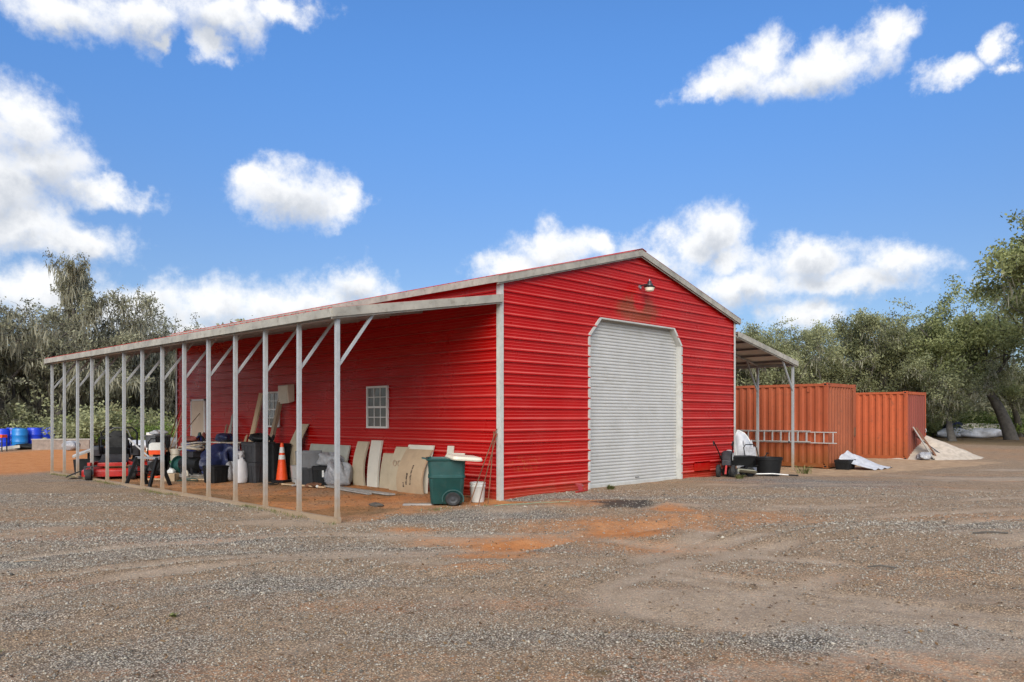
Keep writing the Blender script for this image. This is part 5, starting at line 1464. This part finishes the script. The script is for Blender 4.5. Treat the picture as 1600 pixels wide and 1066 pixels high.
MB().tube([(.26, 0, .2), (.60, .05, .30), (.85, .08, .62)], .015, 6).tube([(.85, .0, .62), (.85, .16, .62)], .015, 6).build('handle', M['black'], gc, True)
# white moulded shell standing on end
ws = thing('plastic_shell', 'white moulded plastic shell standing on end at the right barn corner', 'shell', (9.62, -.14, gz(9.6, -.1)), R(-40)); ws.scale = (.82, 1, 1)
rows = []
for i in range(17):
    t_ = i / 16; z = 1.22 * t_; hw = .50 * math.sqrt(max(0, 1 - max(0, (t_ - .35) / .65) ** 2.4)) + .004
    xl = -.34 + .10 * max(0, t_ - .85) / .15; xr = .62 * math.sqrt(max(0, 1 - t_ ** 1.7)) - .20
    rows.append([(xl + (xr - xl) * (u + 1) / 2, -.14 * (1 - u * u) * (1 - t_ ** 4) + .22 * t_, z) for u in np.linspace(-1, 1, 13)])
MB().grid(rows, (0, .03, 0)).build('body', M['tarp'], ws, True)
MB().tube([(r_[0][0], r_[0][1], r_[0][2]) for r_ in rows] + [(r_[-1][0], r_[-1][1], r_[-1][2]) for r_ in rows[::-1]], .02, 6).build('rim', M['white'], ws, True)
for k in (-.14, .12):
    MB().tube([(k + .10, -.14, .35), (k + .06, -.09, .65), (k + .03, .02, .95)], .025, 6).build('rib', M['tarp'], ws, True)
fc = thing('folding_chair', 'folded grey chair with black frame leaning on the white shell', 'chair', (9.22, -.58, gz(9.3, -.6)), R(-42))
MB().tube([(-.17, 0, 0), (-.19, .16, .40), (-.22, .26, .76), (-.16, .28, .84), (.08, .28, .84), (.14, .26, .76), (.19, .16, .40), (.21, 0, 0)], .014, 6).build('frame', M['black'], fc, True)
MB().grid([[(-.18, .245, .52), (.14, .245, .52)], [(-.2, .275, .78), (.12, .275, .78)]], (0, .012, 0)).build('backrest', M['clear'], fc)
MB().grid([[(-.17, .09, .22), (.18, .09, .22)], [(-.18, .20, .50), (.17, .20, .50)]], (0, .02, 0)).build('seat', M['black'], fc)
MB().tube([(-.15, .3, 0), (-.1, .12, .4), (.12, .12, .4), (.17, .3, 0)], .012, 6).build('rear_leg', M['black'], fc, True)
pt = thing('planter_tub', 'large black planter tub on the gravel at the right barn corner', 'tub', (9.26, -.96, gz(9.3, -1.)), R(10))
MB().lathe([(.27, 0), (.28, .01), (.345, .42), (.36, .43), (.365, .50), (.345, .505), (.33, .42), (.27, .12), (.02, .12)], 28).build('body', M['black'], pt, True)
MB().lathe([(.02, .36), (.335, .36)], 24, cap=False).build('soil', M['bark'], pt)
sv_ = thing('shovel', 'khaki scoop shovel lying on the gravel before the planter tub', 'shovel', (8.45, -.98, gz(8.4, -1.) + .03), R(-52))
rows = []
for i in range(9):
    t_ = i / 8; hw = .16 - .04 * max(0, t_ - .6) * 2
    rows.append([(-.42 + .45 * t_, u * hw, .08 * u * u + .06 * t_ + .10 * (1 - t_)) for u in np.linspace(-1, 1, 7)])
MB().grid(rows, (0, 0, -.006)).build('blade', M['khaki'], sv_, True)
MB().tube([(.0, 0, .05), (.45, 0, .06), (.85, 0, .03)], .017, 8).build('handle', M['alu'], sv_, True)
MB().tube([(.85, 0, .03), (1.10, 0, .02)], .02, 8).build('grip', M['black'], sv_, True)

# crumpled sheet by the near container, dark box under it
bx = tote('black box under the crumpled white sheet by the near container', (15.55, -.55, gz(15.5, -.5)), .42, .24, .30, M['black'], R(6), True, name='storage_box')
rows = []
rg = np.random.default_rng(8)
for i in range(15):
    row = []
    for j in range(19):
        u, v = j / 18, i / 14; x = 15.35 + u * 1.55 + .25 * v; y = -.42 - v * .95 - .15 * u
        z = .60 * (1 - v) ** 1.3 * (1 - .72 * abs(u - .42) * 1.5) + .05 * math.sin(9 * u + 3 * v) * (1 - v) + .03 * math.sin(21 * u - 5 * v) + .03
        row.append((x, y, max(.012, z) + gz(x, y)))
    rows.append(row)
o = link_mesh('crumpled_sheet', MB().grid(rows, (0, 0, -.006)).mesh('crumpled_sheet', M['tarp'], True, 30)); tag(o, 'crumpled white sheet spilling to the ground by the near container', 'sheet')
# board and rod against the far container, sand pile
g0 = gz(24.6, -.7)
o = MB().bar((24.35, -.75, g0 - .01), (24.75, .17, g0 + 1.28), .42, .05, (0, 1, .3)).build('board', M['greywood'], None, bevel=.004); tag(o, 'grey board leaning on the end of the far container', 'board')
o = MB().bar((24.78, -.78, g0 - .01), (25.00, .15, g0 + 1.30), .24, .05, (0, 1, .3)).build('board', M['rust'], None, bevel=.004); tag(o, 'reddish board leaning beside the grey one on the far container', 'board')
o = MB().tube([(25.25, -1.0, g0), (25.05, .16, g0 + .95)], .025, 6).build('pipe', M['dsteel'], None, True); tag(o, 'thin dark pipe leaning by the boards on the far container', 'pipe')
lump('junk_heap', 'small dark heap of junk at the foot of the far container', 'junk', (24.10, -.42, gz(24.1, -.4)), (.35, .25, .30), M['clear'], 51, .6)
sx0, sy0 = 26.6, .3; n = 46; rows = []
for i in range(n):
    row = []
    for j in range(n):
        u, v = j / (n - 1) * 2 - 1, i / (n - 1) * 2 - 1; x = sx0 + u * 2.7; y = sy0 + v * 2.2
        r_ = math.hypot(u, v) + .14 * (float(fbm(np.array([u * 2.2 + 7]), np.array([v * 2.2 + 3]), 5, 3)[0]) - .5) * 2
        h_ = .98 * max(0, 1 - r_) ** .95
        h_ += (.10 * (float(fbm(np.array([u * 6]), np.array([v * 6]), 9, 4)[0]) - .5)) * min(1, h_ * 4) - .05
        row.append((x, y, h_ + gz(x, y)))
    rows.append(row)
o = link_mesh('sand_pile', MB().grid(rows).mesh('sand_pile', M['sand'], True, 80)); tag(o, 'pale sand pile beyond the far container', 'sand pile')

# far right: tarps and pale logs by the trees
for k, (px, d, sz, m_, lb) in enumerate(((1486, 66, (1.1, .7, .75), 'tarp', 'white tarp bundle behind the leaning forked trunk'), (1488, 67.5, (.9, .6, 1.25), 'navy', 'dark bundle just above the white tarp bundle at right'),
                                         (1532, 68, (2.1, .9, 1.10), 'foamgrey', 'long grey-green covered heap between the two leaning trunks'), (1536, 65.5, (1.5, .8, .75), 'tarp', 'bluish white tarp in front of the covered heap at right'))):
    x, y, z = site(px, d); lump('tarp_bundle', lb, 'tarp', (x, y, z), sz, M[m_], 60 + k, .4, R(-45))
for k, (pa, pb_, d) in enumerate(((1548, 1580, 70), (1588, 1640, 69))):
    a = site(pa, d); b_ = site(pb_, d); o = MB().tube([(a[0], a[1], a[2] + .5), ((a[0] + b_[0]) / 2, (a[1] + b_[1]) / 2, a[2] + .62), (b_[0], b_[1], b_[2] + .5)], [.30, .34, .30], 10).build('log', M['foamtan'], None, True)
    tag(o, ('pale log lying left of the black leaning trunk', 'pale log lying right of the black leaning trunk')[k], 'log')

# ------------------------------------------------------------------ far left: barrels, trough
def barrel(px, d, m_, lb, h=1.0, r=.35):
    o = thing('barrel', lb, 'barrel', site(px, d), 0, 'blue barrels')
    MB().lathe([(r * .9, 0), (r * .97, .03), (r, .1), (r, h * .32), (r * 1.03, h * .34), (r, h * .36), (r, h * .64), (r * 1.03, h * .66), (r, h * .68), (r, h * .88), (r * .95, h * .96), (r * .90, h)], 24, cap=True).build('body', M[m_], o, True)
    MB().lathe([(r * .90, h + .001), (r * .93, h + .02), (r * .86, h + .02), (r * .84, h - .01)], 24, cap=False).build('rim', M[m_], o, True)
    MB().lathe([(.035, h), (.035, h + .02), (.01, h + .022)], 10, (r * .5, 0, 0)).build('bung', M['black'], o, True)


barrel(3, 39.2, 'barrel', 'royal blue barrel at the left picture edge')
barrel(21, 41.0, 'barrel', 'royal blue barrel half hidden behind the light blue one')
barrel(31, 39.4, 'barrel2', 'light blue barrel, the only pale one of the row')
barrel(54, 40.2, 'barrel', 'royal blue barrel between the light blue one and the lean-to post')
barrel(75, 41.6, 'barrel', 'royal blue barrel behind the end post of the lean-to')
a = site(50, 37.4); b_ = site(140, 37.8)
tr = thing('planter_trough', 'long weathered grey-brown trough before the barrels', 'trough', (a[0], a[1], min(a[2], b_[2]) - .02), math.atan2(b_[1] - a[1], b_[0] - a[0]))
Ln = math.hypot(b_[0] - a[0], b_[1] - a[1])
MB().box(0, Ln, -.03, .03, 0, .55).build('front_board', M['concrete'], tr, bevel=.01)
MB().box(0, Ln, .55, .61, 0, .55).build('back_board', M['concrete'], tr, bevel=.01)
for xx in (.0, Ln - .06): MB().box(xx, xx + .06, .031, .549, 0, .53).build('end_board', M['concrete'], tr)
MB().box(.061, Ln - .061, .032, .548, .40, .44).build('soil', M['bark'], tr)
MB().box(-.02, Ln + .02, -.05, -.031, .50, .56).build('lip', M['greywood'], tr)
a = site(-25, 37.0); b_ = site(31, 37.6)
o = MB().bar((a[0], a[1], a[2] + .07), (b_[0], b_[1], b_[2] + .18), .16, .14).build('plank', M['foamgrey']); tag(o, 'white beam lying in front of the barrels', 'plank')
x, y, z = site(0, 36.6)
ob = thing('rack', 'small dark rack with an orange top at the left picture edge', 'rack', (x, y, z), R(-45))
MB().box(-.22, .22, -.2, .2, .66, .80).build('top', M['orange'], ob, bevel=.01)
for k in range(4): MB().box(-.2, .2, -.2, -.18, .12 + k * .14, .16 + k * .14).build('slat', M['charcoal'], ob)
for sx in (-1, 1):
    for sy in (-1, 1): MB().bar((sx * .2, sy * .18, 0), (sx * .2, sy * .18, .66), .04).build('leg', M['dsteel'], ob)
x, y, z = site(42, 38.2); lump('black_bag', 'flat black bag on the ground between barrels and trough', 'bag', (x, y, z), (.6, .4, .26), M['black'], 71, .3, R(-45))
x, y, z = site(240, 36.0)
wc = thing('white_cabinet', 'small white cabinet far behind the pressure washer', 'cabinet', (x, y, z), R(-40))
MB().box(-.25, .25, -.25, .25, 0, .85).build('body', M['white'], wc, bevel=.02)
MB().box(.12, .17, -.262, -.251, .45, .75).build('handle', M['black'], wc)
for k, (px, sz, m_, lb) in enumerate(((112, (.35, .3, .42), 'clear', 'grey heap of scrap behind the trough'), (215, (.7, .4, .42), 'tarp', 'low white heap far behind the red mower'), (228, (.5, .5, .40), 'sack', 'white bundle left of the far white cabinet'), (262, (.5, .4, .5), 'greytote', 'grey heap right of the far white cabinet'))):
    x, y, z = site(px, 36.5 + k * .7); lump('scrap_heap', lb, 'heap', (x, y, z), sz, M[m_], 80 + k, .6, R(-45))

# ------------------------------------------------------------------ weeds, fallen leaves, sticks
def weed(x, y, s, n, lb, seed):
    rg = np.random.default_rng(seed); vs = []; ti = []
    for k in range(n):
        a = rg.uniform(0, 6.28); L = s * rg.uniform(.4, 1); r0 = s * .5 * rg.random(); bx, by = x + r0 * math.cos(a * 3), y + r0 * math.sin(a * 3)
        z = gz(bx, by); dx, dy = math.cos(a), math.sin(a); w = .006 + .006 * rg.random()
        vs += [(bx - dy * w, by + dx * w, z), (bx + dy * w, by - dx * w, z), (bx + dx * L * .4 + dy * w, by + dy * L * .4 - dx * w, z + L * .5), (bx + dx * L * .4 - dy * w, by + dy * L * .4 + dx * w, z + L * .5),
               (bx + dx * L * .4 - dy * w, by + dy * L * .4 + dx * w, z + L * .5), (bx + dx * L * .4 + dy * w, by + dy * L * .4 - dx * w, z + L * .5), (bx + dx * L + dy * .001, by + dy * L, z + L * .62), (bx + dx * L, by + dy * L, z + L * .62)]
        ti += [rg.random()] * 8
    me = raw_mesh('weed', np.array(vs), 4, np.arange(len(vs)), M['weed'], ti); o = link_mesh('weed', me); tag(o, lb, 'weed', 'weeds in the gravel')


weed(3.05, -.35, .16, 90, 'low green weed at the left foot of the roll-up door', 1)
weed(7.6, -1.0, .18, 80, 'low green weed in the gravel before the tiller', 2)
weed(-8.0, -4.2, .05, 24, 'small green tuft in the gravel at lower left', 3)
weed(-9.3, -4.3, .07, 40, 'small green tuft at the left picture edge', 4)
weed(-9.6, -5.65, .10, 70, 'small green tuft at the lower left picture corner', 5)
weed(11.6, -.9, .45, 60, 'dry tall weed at the foot of the near container', 6)


def scatter_quads(name, lb, cat, pts, size, m_, seed, upright=False):
    rg = np.random.default_rng(seed); n = len(pts)
    a = rg.uniform(0, 6.28, n); s = size * rg.uniform(.5, 1.5, n); z = ground_z(pts[:, 0], pts[:, 1])
    dx, dy = np.cos(a) * s, np.sin(a) * s
    if upright:
        h = s * rg.uniform(1.5, 4, n); k = rg.normal(0, .5, (n, 2)) * h[:, None]
        V = np.stack([np.stack([pts[:, 0] - dx * .25, pts[:, 1] - dy * .25, z], 1), np.stack([pts[:, 0] + dx * .25, pts[:, 1] + dy * .25, z], 1), np.stack([pts[:, 0] + k[:, 0] + dx * .05, pts[:, 1] + k[:, 1], z + h], 1), np.stack([pts[:, 0] + k[:, 0], pts[:, 1] + k[:, 1], z + h], 1)], 1)
    else:
        t1 = rg.uniform(.003, .025, n); t2 = rg.uniform(.003, .02, n)
        V = np.stack([np.stack([pts[:, 0] - dx, pts[:, 1] - dy, z + .004], 1), np.stack([pts[:, 0] + dy * .5, pts[:, 1] - dx * .5, z + t2], 1), np.stack([pts[:, 0] + dx, pts[:, 1] + dy, z + t1], 1), np.stack([pts[:, 0] - dy * .5, pts[:, 1] + dx * .5, z + .006], 1)], 1)
    me = raw_mesh(name, V.reshape(-1, 3), 4, np.arange(n * 4), m_, np.repeat(rg.random(n), 4)); tag(link_mesh(name, me), lb, cat, kind='stuff')


rg = np.random.default_rng(90)
p1 = np.stack([rg.normal(-3.72, .10, 5000), rg.uniform(-.2, 15, 5000)], 1)
p2 = np.stack([rg.uniform(-3.7, -.8, 1500), rg.normal(-.25, .15, 1500)], 1); p2[:, 1] -= (p2[:, 0] + 3.7) * .05
p = np.concatenate([p1, p2]); p = p[fbm(p[:, 0] * 1.2, p[:, 1] * .9, 17, 3) > .50]
scatter_quads('grass', 'thin short grass along the lean-to base rail', 'grass', p, .014, M['weed'], 5, True)
M['dryleaf'] = leaf_mat('dry_leaf', (.09, .045, .018), (.30, .19, .09), .1)
d = rg.uniform(5, 20, 2600) ; l = rg.uniform(-.68, .68, 2600) * d
p = np.stack([EYE.x + FWD.x * d + RGT.x * l, EYE.y + FWD.y * d + RGT.y * l], 1)
q = np.stack([rg.uniform(-3.6, -.5, 1600), rg.uniform(0, 15, 1600)], 1)
p = p[~((p[:, 0] > -.1) & (p[:, 1] > -.1))]
scatter_quads('leaf_litter', 'brown fallen leaves and twigs scattered over lot and clay', 'leaf litter', np.concatenate([p, q]), .020, M['dryleaf'], 6)
for k, (a, b_, r_, m_, lb) in enumerate((((-8.3, -.35), (-8.05, -.58), .008, 'oldwood', 'bent stick on the gravel at left'), ((1.0, -7.9), (1.25, -8.25), .012, 'bark', 'dark stick on the gravel at right'), ((-1.9, -7.6), (-1.75, -7.85), .010, 'bark', 'small dark twig on the gravel, right of centre'))):
    o = MB().tube([(*a, gz(*a) + .015), ((a[0] + b_[0]) / 2 + .02, (a[1] + b_[1]) / 2 + .02, gz(*a) + .03), (*b_, gz(*b_) + .015)], r_, 6).build('stick', M[m_], None, True); tag(o, lb, 'stick')
# green twine on the gravel near the corner
o = MB().tube([(-.9 + .22 * k, -.75 - .16 * k + .05 * math.sin(k * 2.1), gz(-.9 + .22 * k, -.75 - .16 * k) + .02 + .015 * math.sin(k * 3)) for k in range(6)], .004, 5).build('twine', mat('green_twine', (.10, .34, .22), .7), None, True)
tag(o, 'strand of pale green twine on the gravel near the barn corner', 'twine')
print('tris', sum(len(m.loop_triangles) if m.calc_loop_triangles() is None else 0 for m in bpy.data.meshes))
